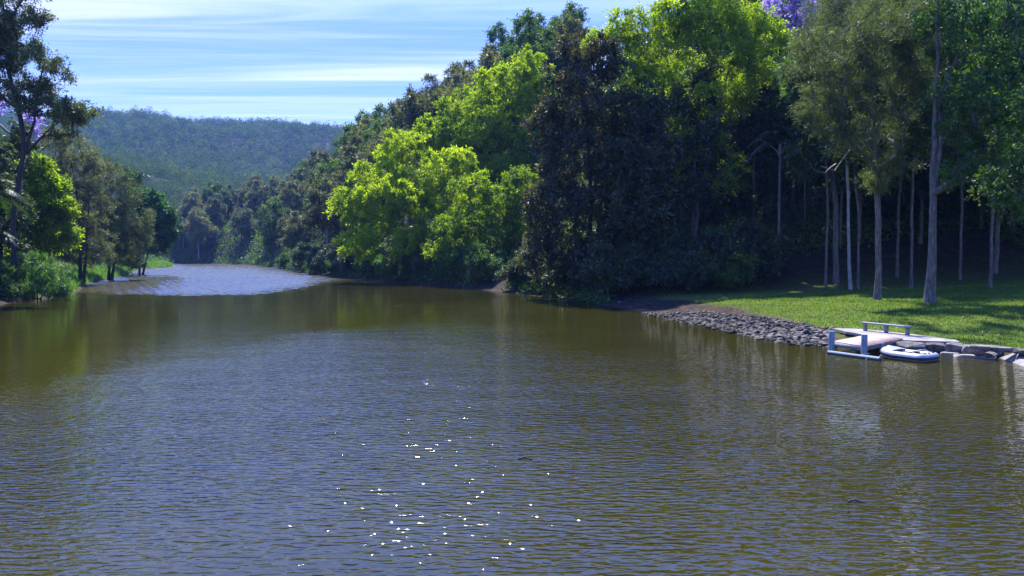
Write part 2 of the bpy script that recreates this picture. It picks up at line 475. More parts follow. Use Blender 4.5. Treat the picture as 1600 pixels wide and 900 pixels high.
def skeleton(mb, rng, trunks, Cn, trunk_r, sides=8, rtip=.02, bow=.12, flare=1.35):
    pos, par, own = [], [], []
    tr_idx = []
    for ti, tk in enumerate(trunks):
        tk = np.asarray(tk, float)
        s = np.concatenate([[0], np.cumsum(np.linalg.norm(np.diff(tk, axis=0), axis=1))])
        n = max(6, int(s[-1] / 1.2))
        q = np.linspace(0, s[-1], n)
        pts = np.stack([np.interp(q, s, tk[:, k]) for k in range(3)], -1)
        wv_ = np.cumsum(rng.normal(size=(n, 2)), 0) * .035 * math.sqrt(trunk_r / .2)
        pts[1:, :2] += wv_[1:] - wv_[0]
        idx = []
        for i, p_ in enumerate(pts):
            par.append(idx[-1] if i else -1); idx.append(len(pos)); pos.append(p_)
        tr_idx.append(idx)
    base0 = trunks[0][0]
    order = np.argsort(np.linalg.norm((Cn - np.array([base0[0], base0[1], 0])) * np.array([1, 1, .5]), axis=1))
    paths = []
    zmin = min(np.asarray(t)[:, 2].min() for t in trunks)
    zmax = max(np.asarray(t)[:, 2].max() for t in trunks)
    A = np.array(pos)
    for ci in order:
        c = Cn[ci]
        dv = c - A
        hd = np.hypot(dv[:, 0], dv[:, 1])
        cost = np.linalg.norm(dv, axis=1) + .9 * np.maximum(0, A[:, 2] + .45 * hd - c[2]) + 6 * np.maximum(0, (zmin + .18 * (zmax - zmin)) - A[:, 2])
        j = int(np.argmin(cost)); n0 = A[j]; D = np.linalg.norm(c - n0)
        mids = []
        for t in (.35, .7):
            q = n0 + (c - n0) * t + np.array([0, 0, bow * D * 4 * t * (1 - t) * .5]) + rng.normal(size=3) * .05 * D
            mids.append(q)
        ids = [j]
        for q in mids + [c]:
            par.append(ids[-1]); ids.append(len(par) - 1)
        A = np.vstack([A, mids, c])
        paths.append(ids)
    cnt = np.zeros(len(par))
    for ids in paths: cnt[ids[-1]] += 1
    for i in range(len(par) - 1, -1, -1):
        if par[i] >= 0: cnt[par[i]] += cnt[i]
    tot = max(len(Cn), 1)
    rad = np.maximum(trunk_r * np.sqrt(cnt / tot) * .9, rtip)
    for ti, idx in enumerate(tr_idx):
        own_r = trunk_r if (ti == 0 or trunks[ti][0][2] < .6) else trunk_r * .5
        s = np.linspace(0, 1, len(idx))
        r = np.maximum(rad[idx], own_r * (1 - .85 * s) * .85)
        r = np.minimum(r, own_r) * (1 + (flare - 1) * np.exp(-s * len(idx) / 1.2))
        if tot == 0: r = trunk_r * (1 - .75 * s)
        mb.tube(A[idx], r, sides)
    for ids in paths:
        r = rad[ids].copy(); r[0] = min(r[0], r[1] * 1.25)
        mb.tube(A[ids], r, 5)


def lobe(px, py, rx, ry, Y, base, dy=0.0, depth=None, w=1.0):
    q = P(px, py, Y + dy) - np.asarray(base)
    k = Y / F
    return (*q, rx * k, (depth if depth else (rx + ry) / 2 * 1.0) * k, ry * k, w)


def tree(name, label, cat, base, lobes, trunks, leafmat, barkmat, n=150, trunk_r=.25, group=None, seed=1, rc=1.0, rmin=.45, branches=True, flare=1.55, **lk):
    rng = np.random.default_rng(seed)
    root = empty(name, tuple(base), label, cat, group)
    Cn = clumps(rng, lobes, n, rmin)
    Cn = Cn[Cn[:, 2] > .25]
    mb = MB()
    if trunks:
        skeleton(mb, rng, trunks, Cn, trunk_r, flare=flare)
        mb.build('trunk', M[barkmat], root, True)
    ax = np.mean([l[:2] for l in lobes], axis=0)
    rcs = rc * rng.uniform(.7, 1.3, len(Cn))
    V, Fq, tn, tw, r = leaves(rng, Cn, rcs, ax, **lk)
    me = np_mesh('crown', V, Fq, tint=tn)
    link('crown', me, M[leafmat], root)
    return root


def gb(px, py_guess, Y):                    # tree base on the ground under picture column px at distance Y
    x = P(px, py_guess, Y)[0]
    return np.array([x, Y, hz(x, Y) - .15])


def W2(px, py, Y, base): return P(px, py, Y) - base


exec_list = []
LIME = dict(K=8, J=16, L=.55, W=.20, up=.25, out=.7, spread=.75, droop=.25, ldroop=.25, flat=.55, jit=.10, tint=(.55, .25, .14))

# --- bright lime trees over the right bank
b_ = gb(672, 420, 141)
tree('lime_tree', 'lower and leftmost of the two bright lime-green trees over the right bank', 'tree', b_,
     [lobe(x, y, rx, ry, 141, b_, dy) for x, y, rx, ry, dy in ((560, 315, 38, 26, -3), (600, 275, 48, 30, 0), (632, 232, 48, 30, 3), (585, 350, 45, 22, -4),
      (690, 290, 48, 32, -2), (650, 325, 45, 26, -5), (720, 330, 40, 28, -5), (660, 375, 36, 22, -6), (540, 330, 24, 16, -4), (610, 310, 50, 30, -4), (560, 385, 34, 20, -5), (620, 385, 40, 24, -6), (700, 255, 40, 28, -4), (735, 285, 36, 26, -6))],
     [[(0, 0, 0), (-.4, 0, 5), (-2, 0, 9), (-4, 0, 14)], [(0, 0, 0), (1, .5, 6), (2, 1, 14)]], 'lime', 'bark', n=520, trunk_r=.34, seed=3, rc=1.25, **LIME)
b_ = gb(775, 430, 152)
tree('lime_tree', 'taller bright lime-green tree reaching up to the sky right beside the dark tree', 'tree', b_,
     [lobe(x, y, rx, ry, 152, b_, dy) for x, y, rx, ry, dy in ((690, 205, 45, 28, 0), (735, 170, 50, 32, 2), (790, 130, 48, 30, 3), (825, 105, 36, 28, -3),
      (740, 235, 50, 30, -2), (800, 190, 50, 36, -5), (790, 265, 45, 24, -5), (840, 150, 34, 40, -5), (825, 235, 40, 36, -6), (780, 140, 44, 34, -4), (700, 240, 50, 34, -3), (650, 230, 40, 24, -2), (760, 210, 50, 34, -3))],
     [[(0, 0, 0), (-.4, 0, 6), (-2, 0, 14), (-5, 0, 22)], [(0, 0, 0), (1, .5, 8), (3, 1, 20), (4, 0, 29)]], 'lime', 'bark', n=680, trunk_r=.4, seed=5, rc=1.35, **LIME)

# --- the dark tall tree
b_ = gb(918, 455, 89)
tree('dark_tree', 'tall dense dark tree with clustered leaves between the two bright lime-green crowns', 'tree', b_,
     [lobe(x, y, rx, ry, 89, b_, dy) for x, y, rx, ry, dy in ((909, 75, 30, 30, 0), (879, 110, 26, 28, 0), (944, 95, 28, 32, 0), (894, 165, 46, 40, 0), (954, 175, 46, 40, 0),
      (894, 240, 60, 45, -1), (974, 250, 60, 45, 0), (874, 320, 58, 42, -1), (964, 330, 66, 45, -1), (1009, 300, 40, 40, 0), (859, 190, 30, 36, 0), (999, 210, 34, 36, 0), (914, 390, 62, 35, -1), (854, 395, 36, 36, -1), (999, 385, 36, 36, -1))],
     [[(0, 0, 0), (.2, 0, 10), (-.4, 0, 20), (-.8, 0, 26)], [(.4, 0, 0), (1.2, .4, 8), (2.4, .6, 18)]], 'bronze', 'darkbark', n=820, trunk_r=.42, seed=8, rc=1.0,
     K=8, J=13, L=.40, W=.17, up=.3, out=.6, droop=.25, ldroop=.35, flat=.35, tint=(.5, .28, .16))

b_ = gb(770, 440, 124)
tree('broadleaf_tree', 'mid-green tree low on the bank between the lime-green trees and the dark tree', 'tree', b_,
     [lobe(x, y, rx, ry, 124, b_, dy) for x, y, rx, ry, dy in ((740, 300, 36, 26, 0), (790, 310, 40, 30, 0), (720, 350, 40, 28, -1), (770, 360, 44, 30, -1), (820, 360, 34, 34, 0), (700, 395, 36, 22, -1), (760, 405, 44, 22, -1), (815, 290, 30, 30, 1))],
     [[(0, 0, 0), (.3, 0, 5), (-.6, 0, 10)], [(.5, 0, 0), (1.5, 0, 5), (2.5, 0, 9)]], 'lime', 'bark', n=360, trunk_r=.26, seed=9, rc=1.15, K=7, J=13, L=.46, W=.18, droop=.25, ldroop=.3, tint=(.24, .28, .16))

# --- open lime crown on many stems
b_ = gb(1082, 446, 93)
tree('open_lime_tree', 'tall bright green tree with a wide open crown on several bare stems', 'tree', b_,
     [lobe(x, y, rx, ry, 93, b_, dy, None, w) for x, y, rx, ry, dy, w in ((945, 62, 30, 20, 0, 1), (985, 42, 40, 24, 0, 1), (1050, 28, 46, 26, 0, 1), (1110, 18, 50, 28, 0, 1), (1165, 38, 46, 28, 0, 1),
      (1205, 62, 32, 24, 0, 1), (1140, 78, 50, 26, -1, 1), (1065, 80, 50, 28, 1, .8), (990, 88, 36, 22, 0, .8), (1015, 135, 50, 34, 0, .8), (1110, 150, 60, 40, 1, .8), (1075, 215, 60, 40, 1, .6), (1040, 270, 40, 40, 0, .35), (1130, 260, 40, 50, 0, .35),
      (1150, 130, 34, 30, 0, .6), (1080, -30, 60, 24, 3, .8), (1190, 110, 30, 26, 0, .7))],
     [[W2(1082, 446, 93, b_) * (1, 1, 0), W2(1088, 330, 93, b_), W2(1062, 230, 93, b_), W2(1020, 120, 93, b_)],
      [W2(1088, 330, 93, b_), W2(1112, 220, 93, b_), W2(1142, 100, 93, b_)],
      [W2(1070, 446, 93, b_) * (1, 1, 0), W2(1040, 300, 93.5, b_), W2(1000, 150, 94, b_)],
      [W2(1088, 330, 93, b_), W2(1084, 220, 94, b_), W2(1082, 90, 94, b_)]], 'lime', 'bark', n=760, trunk_r=.24, seed=12, rc=1.0,
     K=7, J=14, L=.38, W=.14, up=.25, out=.6, droop=.25, ldroop=.25, flat=.5, tint=(.42, .25, .14))

# --- jacaranda
b_ = gb(1262, 430, 106)
tree('jacaranda', 'violet blossoming tree top above the dark palm at the upper edge of the photo', 'tree', b_,
     [lobe(x, y, rx, ry, 106, b_, dy) for x, y, rx, ry, dy in ((1225, 8, 28, 24, 0), (1262, 22, 32, 26, 0), (1285, 45, 18, 18, 0), (1240, 42, 20, 14, 0), (1335, 10, 22, 16, 0), (1280, -20, 60, 24, 2))],
     [[(0, 0, 0), (.5, 0, 14), (-.5, 0, 24), (-1, 0, 34)]], 'purple', 'bark', n=130, trunk_r=.3, seed=14, rc=.9,
     K=7, J=14, L=.30, W=.2, up=.3, out=.5, flat=.3, tint=(.5, .25, .15))

# --- dark broad-leaved tree behind the palm
b_ = gb(1235, 440, 98)
tree('dark_tree', 'dark shady broad-leaved tree beneath the violet blossom, behind the palm crown', 'tree', b_,
     [lobe(x, y, rx, ry, 98, b_, dy) for x, y, rx, ry, dy in ((1245, 90, 40, 26, 0), (1195, 125, 42, 34, 0), (1262, 140, 46, 36, 0), (1180, 185, 40, 30, 0), (1240, 190, 44, 30, 0), (1285, 95, 30, 26, 0), (1150, 175, 34, 30, 0))],
     [[(0, 0, 0), (.3, 0, 10), (0, 0, 18), (0, 0, 26)]], 'dark', 'darkbark', n=210, trunk_r=.3, seed=15, rc=1.1,
     K=7, J=12, L=.45, W=.2, up=.3, out=.6, droop=.2, ldroop=.3, flat=.4, tint=(.45, .28, .16))

# --- trees standing on the lawn
b_ = gb(1372, 456, 64)
cz = tree('needle_tree', 'slim grey-trunked needle-leaved tree with a hazy olive crown, left of the thick trunk', 'tree', b_,
          [lobe(x, y, rx, ry, 64, b_, dy, None, w) for x, y, rx, ry, dy, w in ((1290, 165, 42, 26, -1, 1), (1275, 195, 30, 16, -1, 1), (1330, 130, 46, 34, 0, 1), (1375, 190, 46, 30, 0, 1), (1310, 95, 36, 26, 0, 1), (1405, 120, 40, 34, 0, 1),
           (1370, 60, 46, 34, 0, 1), (1420, 50, 34, 36, 0, 1), (1330, 205, 40, 20, -1, .7), (1368, 282, 22, 20, -1, 1.2), (1440, 90, 30, 40, 0, .8), (1400, 0, 60, 30, 0, .8), (1340, 45, 50, 30, -5, .8), (1290, 70, 40, 26, -5, .8), (1330, 20, 40, 26, -9, .5), (1265, 60, 34, 22, -9, .45), (1410, 15, 40, 26, -9, .5), (1245, 110, 26, 18, -3, .5), (1345, 235, 34, 16, -2, .7), (1405, 250, 26, 18, -1, .7), (1300, 225, 26, 14, -2, .5), (1400, 215, 30, 20, 0, .7))],  # sparse lobes towards the camera are added to dapple the lawn with shade
          [[W2(1371, 458, 64, b_) * (1, 1, 0), W2(1372, 400, 64, b_), W2(1368, 250, 64, b_), W2(1362, 120, 64, b_), W2(1370, 10, 64, b_)]], 'cas', 'bark', n=400, trunk_r=.25, seed=17, rc=1.0,
          K=9, J=20, L=.34, W=.045, up=.35, out=.6, spread=.7, droop=.1, ldroop=.2, flat=.1, jit=.10, tint=(.5, .22, .14))
mb = MB()
for pts in (((1366, 215), (1335, 225), (1310, 255), (1298, 268), (1272, 262)), ((1310, 255), (1295, 262), (1280, 272)), ((1366, 205), (1320, 210), (1290, 200), (1262, 212)),
            ((1368, 235), (1345, 222), (1318, 222), (1270, 234)), ((1364, 160), (1345, 158), (1322, 166))):
    q = np.array([W2(x, y, 63.4, b_) for x, y in pts])
    q[:, 1] += np.linspace(.5, -1.2, len(q))
    mb.tube(q, np.linspace(.06, .015, len(q)), 5)
mb.build('bare_branch', M['palebark'], cz, True)

b_ = gb(1326, 446, 76)
tree('needle_tree', 'thinnest pale-trunked tree at the back of the lawn between the palm and the needle tree', 'tree', b_,
     [lobe(x, y, rx, ry, 76, b_, dy) for x, y, rx, ry, dy in ((1320, 60, 40, 34, 0), (1300, 20, 40, 30, 0), (1345, 20, 40, 30, 0), (1325, 110, 34, 30, 1))],
     [[W2(1329, 447, 76, b_) * (1, 1, 0), W2(1326, 360, 76, b_), W2(1322, 240, 76, b_), W2(1320, 60, 76, b_)]], 'cas', 'palebark', n=120, trunk_r=.16, seed=18, rc=1.1,
     K=8, J=18, L=.34, W=.05, up=.35, out=.6, droop=.15, ldroop=.3, flat=.1, tint=(.45, .22, .14))

b_ = gb(1456, 470, 59)
big = tree('broadleaf_tree', 'thickest forked trunk on the lawn carrying a fresh green leafy crown to the right edge', 'tree', b_,
           [lobe(x, y, rx, ry, 59, b_, dy, None, w) for x, y, rx, ry, dy, w in ((1500, 70, 44, 36, 0, 1), (1555, 40, 46, 40, 0, 1), (1575, 115, 46, 40, 0, 1), (1520, 150, 50, 34, -1, 1), (1575, 195, 46, 34, -1, 1), (1500, 215, 44, 28, 0, .9),
            (1470, 20, 46, 34, 1, .9), (1555, 250, 42, 26, -1, 1), (1505, 275, 34, 20, -1, .7), (1450, -40, 70, 30, 0, .8), (1600, -20, 70, 50, 0, .8), (1630, 150, 50, 60, 0, .8))],
           [[W2(1453, 472, 59, b_) * (1, 1, 0), W2(1458, 400, 59, b_), W2(1457, 250, 59, b_), W2(1462, 130, 59, b_), W2(1468, 0, 59, b_)],
            [W2(1459, 300, 59, b_), W2(1469, 230, 59, b_), W2(1468, 150, 59.5, b_), W2(1492, 95, 59, b_), W2(1550, 50, 59, b_)]], 'grn', 'bark', n=360, trunk_r=.40, seed=20, rc=.85,
           K=7, J=13, L=.26, W=.13, up=.3, out=.6, droop=.2, ldroop=.25, flat=.45, tint=(.45, .26, .15), flare=1.5)
mb = MB()
for pts in (((1461, 150), (1438, 155), (1418, 180), (1411, 215), (1410, 245), (1403, 290), (1392, 318)), ((1410, 245), (1440, 252), (1475, 254)), ((1404, 285), (1412, 308), (1414, 322)), ((1458, 215), (1500, 203), (1560, 205))):
    q = np.array([W2(x, y, 57.6, b_) for x, y in pts])
    mb.tube(q, np.linspace(.04, .01, len(q)), 5)
mb.build('bare_branch', M['darkbark'], big, True)

b_ = gb(1578, 428, 88)
tree('broadleaf_tree', 'grey trunk standing in deep shade near the right edge, behind the lawn', 'tree', b_,
     [lobe(x, y, rx, ry, 88, b_, dy) for x, y, rx, ry, dy in ((1570, 150, 60, 40, 0), (1600, 80, 60, 50, 0), (1530, 90, 50, 40, 0), (1600, 220, 40, 30, 0))],
     [[W2(1580, 428, 88, b_) * (1, 1, 0), W2(1576, 330, 88, b_), W2(1578, 200, 88, b_), W2(1580, 60, 88, b_)]], 'mid', 'bark', n=170, trunk_r=.36, seed=21, rc=1.3,
     K=7, J=12, L=.45, W=.19, tint=(.45, .26, .15))

b_ = gb(1700, 480, 50)
tree('broadleaf_tree', 'drooping dark shiny foliage hanging in from the right edge above the lawn', 'tree', b_,
     [lobe(x, y, rx, ry, 50, b_, dy) for x, y, rx, ry, dy in ((1590, 300, 40, 34, 0), (1545, 285, 30, 22, 1), (1620, 240, 50, 40, 0), (1660, 170, 70, 60, 0), (1700, 60, 80, 60, 0), (1640, 330, 40, 30, 0))],
     [[(0, 0, 0), (.2, 0, 6), (-1, 0, 12), (-2, 0, 17)]], 'mid', 'darkbark', n=220, trunk_r=.3, seed=22, rc=.8,
     K=7, J=11, L=.24, W=.13, droop=.35, ldroop=.4, flat=.3, tint=(.35, .26, .15))


# --- palms
def palm(label, base, top, nf, fl, seed, group=None, lean=0.0, mat='mid', r=.17, dead=True):
    rng = np.random.default_rng(seed)
    root = empty('palm', tuple(base), label, 'palm', group)
    mb = MB()
    z = np.linspace(0, top, 40)
    rad = r * (1 + .5 * np.exp(-z / .5)) * (1 - .2 * z / top)
    rad *= 1 + .04 * (np.arange(40) % 2)
    mb.tube(np.column_stack([lean * (z / top) ** 2, 0 * z, z]), rad, 10)
    mb.build('trunk', M['bark'], root, True)
    mb = MB()
    mb.tube([(lean, 0, top - .05), (lean, 0, top + .5), (lean, 0, top + 1.3)], [r * .95, r * 1.15, r * .5], 10)
    mb.build('crownshaft', M['timber'], root, True)
    for k in range(nf):
        a = k * 2.39996 + rng.uniform(-.2, .2)
        el = rng.uniform(.15, 1.25)
        n = 14
        t = np.linspace(0, 1, n)
        ln = fl * rng.uniform(.85, 1.1)
        hx = ln * np.sin(t * 1.0) * math.cos(el) * 1.1
        hz_ = ln * (math.sin(el) * t - (.35 + .5 * math.cos(el)) * t ** 2.2)
        p = np.column_stack([lean + hx * math.cos(a), hx * math.sin(a), top + 1.0 + hz_])
        mb = MB(); mb.tube(p, np.linspace(.05, .012, n), 4)
        vs, q = [], np.linspace(.12, 1, 46)
        pp = np.stack([np.interp(q, t, p[:, i]) for i in range(3)], -1)
        tg = unit(np.gradient(pp, axis=0))
        sd = unit(np.cross(tg, np.array([0, 0, 1.])))
        for s_ in (-1, 1):
            ll = .75 * np.sin(np.clip(q * 1.05, 0, 1) * math.pi * .9 + .25)[:, None] * rng.uniform(.8, 1.2, (46, 1))
            d_ = unit(sd * s_ + tg * .5 + np.array([0, 0, -.55]) + rng.normal(size=(46, 3)) * .12)
            wd = tg * .06
            V = np.stack([pp - wd, pp + wd, pp + d_ * ll + wd * .3, pp + d_ * ll - wd * .3], 1).reshape(-1, 3)
            mb.add(V, np.arange(len(V)).reshape(-1, 4))
        mb.build('frond', M[mat], root)
    if dead:
        mb = MB()
        for a in (2.6, .3):
            t = np.linspace(0, 1, 8)
            mb.tube(np.column_stack([lean + 2.6 * t * math.cos(a), .5 * t * math.sin(a), top - .4 + 2.2 * t ** .6 - .2 * t]), np.linspace(.07, .02, 8), 5)
        mb.build('dry_stalk', M['palebark'], root, True)
    return root


b_ = gb(1216, 440, 85)
palm('tall dark palm on a straight grey trunk at the left end of the lawn', b_, P(1216, 240, 85)[2] - b_[2], 22, 4.6, 4, mat='mid')
b_ = gb(-62, 470, 70)
palm('dark palm drooping over the water at the far left edge of the photo', b_, 9.5, 20, 4.6, 6, lean=2.5, dead=False)
b_ = gb(-40, 470, 78)
palm('shorter dark palm low behind the bank at the far left edge, under the tall one', b_, 4.5, 18, 4.0, 9, lean=1.2, dead=False)

# --- left bank
b_ = gb(30, 430, 85)
lg = tree('gum_tree', 'tall dark-limbed gum with thin airy foliage against the sky at the left edge', 'tree', b_,
          [lobe(x, y, rx, ry, 85, b_, dy, None, w) for x, y, rx, ry, dy, w in ((18, 25, 46, 30, 0, 1), (70, 95, 30, 18, 0, 1), (85, 120, 24, 14, 0, .8), (30, 85, 40, 24, 1, 1), (40, 140, 40, 22, 0, 1), (100, 175, 36, 16, 0, 1), (125, 178, 22, 14, 0, .8),
           (60, 165, 36, 18, 0, .9), (0, 130, 30, 40, 0, .9), (20, -30, 50, 30, 0, 1), (90, 205, 30, 12, 0, .6), (-40, 60, 50, 60, 0, .8))],
          [[W2(18, 430, 85, b_) * (1, 1, 0), W2(22, 330, 85, b_), W2(40, 235, 85, b_), W2(36, 190, 85, b_), W2(16, 110, 85, b_), W2(5, 20, 85, b_)],
           [W2(40, 235, 85, b_), W2(52, 195, 85, b_), W2(60, 130, 85.4, b_), W2(70, 100, 85, b_)],
           [W2(40, 240, 85, b_), W2(66, 215, 84.5, b_), W2(90, 192, 84, b_), W2(112, 182, 84, b_)]], 'cas', 'darkbark', n=400, trunk_r=.32, seed=31, rc=1.1, rmin=.3,
          K=8, J=16, L=.34, W=.12, up=.2, out=.6, droop=.2, ldroop=.4, flat=.2, tint=(.35, .25, .15))
b_ = gb(30, 430, 118)
tree('jacaranda', 'violet blossom glimpsed behind the gum limbs at the left edge', 'tree', b_,
     [lobe(x, y, rx, ry, 118, b_, dy) for x, y, rx, ry, dy in ((10, 160, 24, 16, 0), (45, 185, 26, 22, 0), (-30, 170, 30, 30, 0), (60, 215, 20, 14, 0))],
     [[(0, 0, 0), (.5, 0, 10), (0, 0, 20)]], 'purple', 'bark', n=26, trunk_r=.25, seed=32, rc=1.0, K=7, J=14, L=.4, W=.26, up=.3, out=.5, flat=.3)
b_ = gb(75, 440, 100)
tree('broadleaf_tree', 'light green layered tree behind the round bush on the left bank', 'tree', b_,
     [lobe(x, y, rx, ry, 100, b_, dy) for x, y, rx, ry, dy in ((70, 290, 36, 22, 0), (85, 330, 34, 18, -1), (50, 340, 32, 24, -1), (80, 370, 40, 22, -1), (60, 260, 24, 16, 0), (40, 390, 40, 22, 0))],
     [[(0, 0, 0), (.3, 0, 5), (-.3, 0, 10)]], 'lime', 'bark', n=300, trunk_r=.22, seed=33, rc=.95, K=7, J=13, L=.42, W=.2, up=.2, flat=.6, droop=.2, tint=(.36, .25, .14))
b_ = gb(5, 450, 88)
tree('dark_tree', 'dark leafy tree in the shadow below the gum at the left edge', 'tree', b_,
     [lobe(x, y, rx, ry, 88, b_, dy) for x, y, rx, ry, dy in ((0, 250, 36, 40, 0), (10, 330, 36, 40, 0), (0, 400, 40, 40, 0), (-50, 300, 50, 90, 0), (30, 215, 24, 20, 2))],
     [[(0, 0, 0), (-.3, 0, 7), (0, 0, 14)]], 'dark', 'darkbark', n=330, trunk_r=.28, seed=34, rc=1.0, K=7, J=12, L=.42, W=.18, droop=.3, ldroop=.4, tint=(.45, .26, .15))
CAS = dict(K=8, J=18, L=.5, W=.075, up=.3, out=.55, spread=.75, droop=.3, ldroop=.5, flat=.1, jit=.10, tint=(.5, .22, .14))
b_ = gb(125, 430, 128)
tree('needle_tree', 'tallest hazy grey-green river oak on the left bank, in front of the blue hill', 'tree', b_,
     [lobe(x, y, rx, ry, 128, b_, dy) for x, y, rx, ry, dy in ((100, 230, 38, 28, 0), (125, 265, 42, 34, 0), (90, 275, 30, 30, 0), (120, 320, 46, 36, 0), (130, 370, 42, 30, 0), (100, 360, 40, 30, 0), (135, 400, 40, 18, 0))],
     [[(0, 0, 0), (0, 0, 8), (-.6, 0, 16), (-1.5, 0, 21)], [(.5, 0, 0), (1.5, 0, 8), (2, 0, 15)]], 'euc', 'darkbark', n=380, trunk_r=.3, seed=35, rc=1.2, **CAS)
b_ = gb(170, 428, 150)
tree('needle_tree', 'grey-brown fine-leaved river oak in the middle of the left bank', 'tree', b_,
     [lobe(x, y, rx, ry, 150, b_, dy) for x, y, rx, ry, dy in ((165, 270, 32, 24, 0), (180, 305, 36, 30, 0), (160, 330, 40, 34, -1), (190, 350, 34, 28, -1), (215, 340, 26, 20, 0), (170, 380, 40, 24, 0), (180, 400, 40, 16, 0), (210, 375, 30, 24, 0))],
     [[(0, 0, 0), (0, 0, 8), (.6, 0, 18)], [(.5, 0, 0), (2, 0, 8), (3, 0, 14)]], 'cas', 'darkbark', n=380, trunk_r=.3, seed=36, rc=1.3, **CAS)
b_ = gb(218, 424, 185)
tree('broadleaf_tree', 'deep green tree with sunlit yellow-green edge at the end of the left bank', 'tree', b_,
     [lobe(x, y, rx, ry, 185, b_, dy) for x, y, rx, ry, dy in ((205, 280, 20, 16, 2), (225, 310, 26, 18, 0), (245, 335, 26, 18, 0), (258, 360, 18, 18, 0), (240, 380, 26, 18, 0), (215, 345, 26, 26, 3), (260, 340, 14, 12, 0), (200, 380, 30, 22, 3))],
     [[(0, 0, 0), (0, 0, 7), (0, 0, 18)], [(.5, 0, 0), (2, 0, 6), (5, 0, 12)]], 'glossy', 'darkbark', n=330, trunk_r=.3, seed=37, rc=1.35, K=7, J=12, L=.65, W=.3, up=.2, out=.6, droop=.15, ldroop=.25, flat=.55, tint=(.5, .25, .14))

LEFTFILL = [(-40, 92), (0, 104), (-95, 100), (25, 130), (-20, 140)]

# bushes on the left bank
def bush(name, label, base, lobes, mat, n, seed, rc=.6, group=None, **lk):
    return tree(name, label, 'bush', base, lobes, [[(0, 0, 0), (.1, 0, .8), (0, 0, 1.6)], [(.2, .1, 0), (.6, .2, .8), (1, .3, 1.5)]], mat, 'darkbark', n=n, trunk_r=.09, seed=seed, rc=rc, group=group, rmin=.5, **lk)


b_ = gb(58, 465, 87)
bush('round_bush', 'big rounded green bush at the water edge on the left bank', b_,
     [lobe(x, y, rx, ry, 87, b_, dy) for x, y, rx, ry, dy in ((55, 430, 36, 32, 0), (80, 440, 28, 26, -1), (30, 445, 30, 28, 0), (98, 455, 18, 14, -1), (60, 455, 40, 16, -2), (45, 410, 24, 16, 0))],
     'grn', 260, 41, rc=.55, K=7, J=13, L=.2, W=.085, up=.5, droop=0, flat=.3, tint=(.4, .25, .14))
b_ = gb(10, 470, 82)
bush('low_bush', 'dark low bush touching the water at the far left edge', b_,
     [lobe(x, y, rx, ry, 82, b_, dy) for x, y, rx, ry, dy in ((5, 450, 24, 24, 0), (-20, 440, 40, 40, 0))],
     'mid', 130, 42, rc=.6, K=7, J=12, L=.25, W=.11, tint=(.35, .25, .14))
b_ = gb(200, 424, 200)
bush('low_bush', 'olive bush at the root of the grassy spit on the left bank', b_,
     [lobe(x, y, rx, ry, 200, b_, dy) for x, y, rx, ry, dy in ((200, 408, 16, 12, 0), (215, 412, 12, 8, 0))],
     'grn', 100, 43, rc=.9, K=6, J=10, L=.45, W=.2, tint=(.35, .25, .14))

# ------------------------------------------------------------------ repeated trees
def proto(name, H, rad, crown0, leafmat, bark, n, seed, rc, trunk_r, nl=7, **lk):
    rng = np.random.default_rng(seed)
    lobes = []
    for k in range(nl):
        t = (k + .5) / nl
        z = H * (crown0 + (1 - crown0) * (.12 + .8 * t))
        rr = rad * (math.sin(math.pi * (.18 + .72 * t)) ** .8)
        a = k * 2.4 + rng.uniform(-.4, .4)
        o = rr * rng.uniform(.3, .65)
        s = rr * rng.uniform(.5, .7)
        lobes.append((o * math.cos(a), o * math.sin(a), z, s, s, H * (1 - crown0) / nl * rng.uniform(.8, 1.25)))
    ln = rng.uniform(-.05, .05) * H
    return tree(name, None, None, (0, 0, 0), lobes, [[(0, 0, -.6), (0, 0, H * .3), (ln, ln * .5, H * .6), (ln * 1.2, 0, H * .86)]], leafmat, bark,
                n=n, trunk_r=trunk_r, seed=seed, rc=rc, **lk)


used = {}


def place(pr, x, y, s, rz, label, cat, group, sz=1.0, dz=0.0):
    k = pr.name
    o = pr if k not in used else copy_tree(pr)
    used[k] = used.get(k, 0) + 1
    o.location = (x, y, hz(x, y) - .1 + dz)
    o.rotation_euler = (0, 0, rz)
    o.scale = (s, s, s * sz)
    return tag(o, label, cat, group)


EUC = dict(K=6, J=11, L=.75, W=.26, up=.35, out=.6, spread=.8, droop=.2, ldroop=.4, flat=.25, jit=.12, tint=(.45, .26, .15))
euc = [proto('gum_tree', 21, 5.8, .18, 'euc', 'palebark', 190, 51, 1.5, .28, **EUC), proto('gum_tree', 24, 6.4, .25, 'euc', 'palebark', 200, 52, 1.55, .32, **EUC),
       proto('gum_tree', 18, 5.4, .15, 'euc', 'bark', 180, 53, 1.4, .25, **EUC), proto('gum_tree', 22, 5.6, .12, 'mid', 'bark', 190, 54, 1.5, .28, **EUC)]
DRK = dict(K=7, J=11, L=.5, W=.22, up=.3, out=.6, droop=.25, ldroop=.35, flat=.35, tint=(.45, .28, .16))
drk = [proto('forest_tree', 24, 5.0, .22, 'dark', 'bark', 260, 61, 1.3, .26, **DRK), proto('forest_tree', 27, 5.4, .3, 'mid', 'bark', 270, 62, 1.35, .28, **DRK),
       proto('forest_tree', 20, 4.8, .1, 'dark', 'darkbark', 260, 63, 1.3, .24, **DRK)]
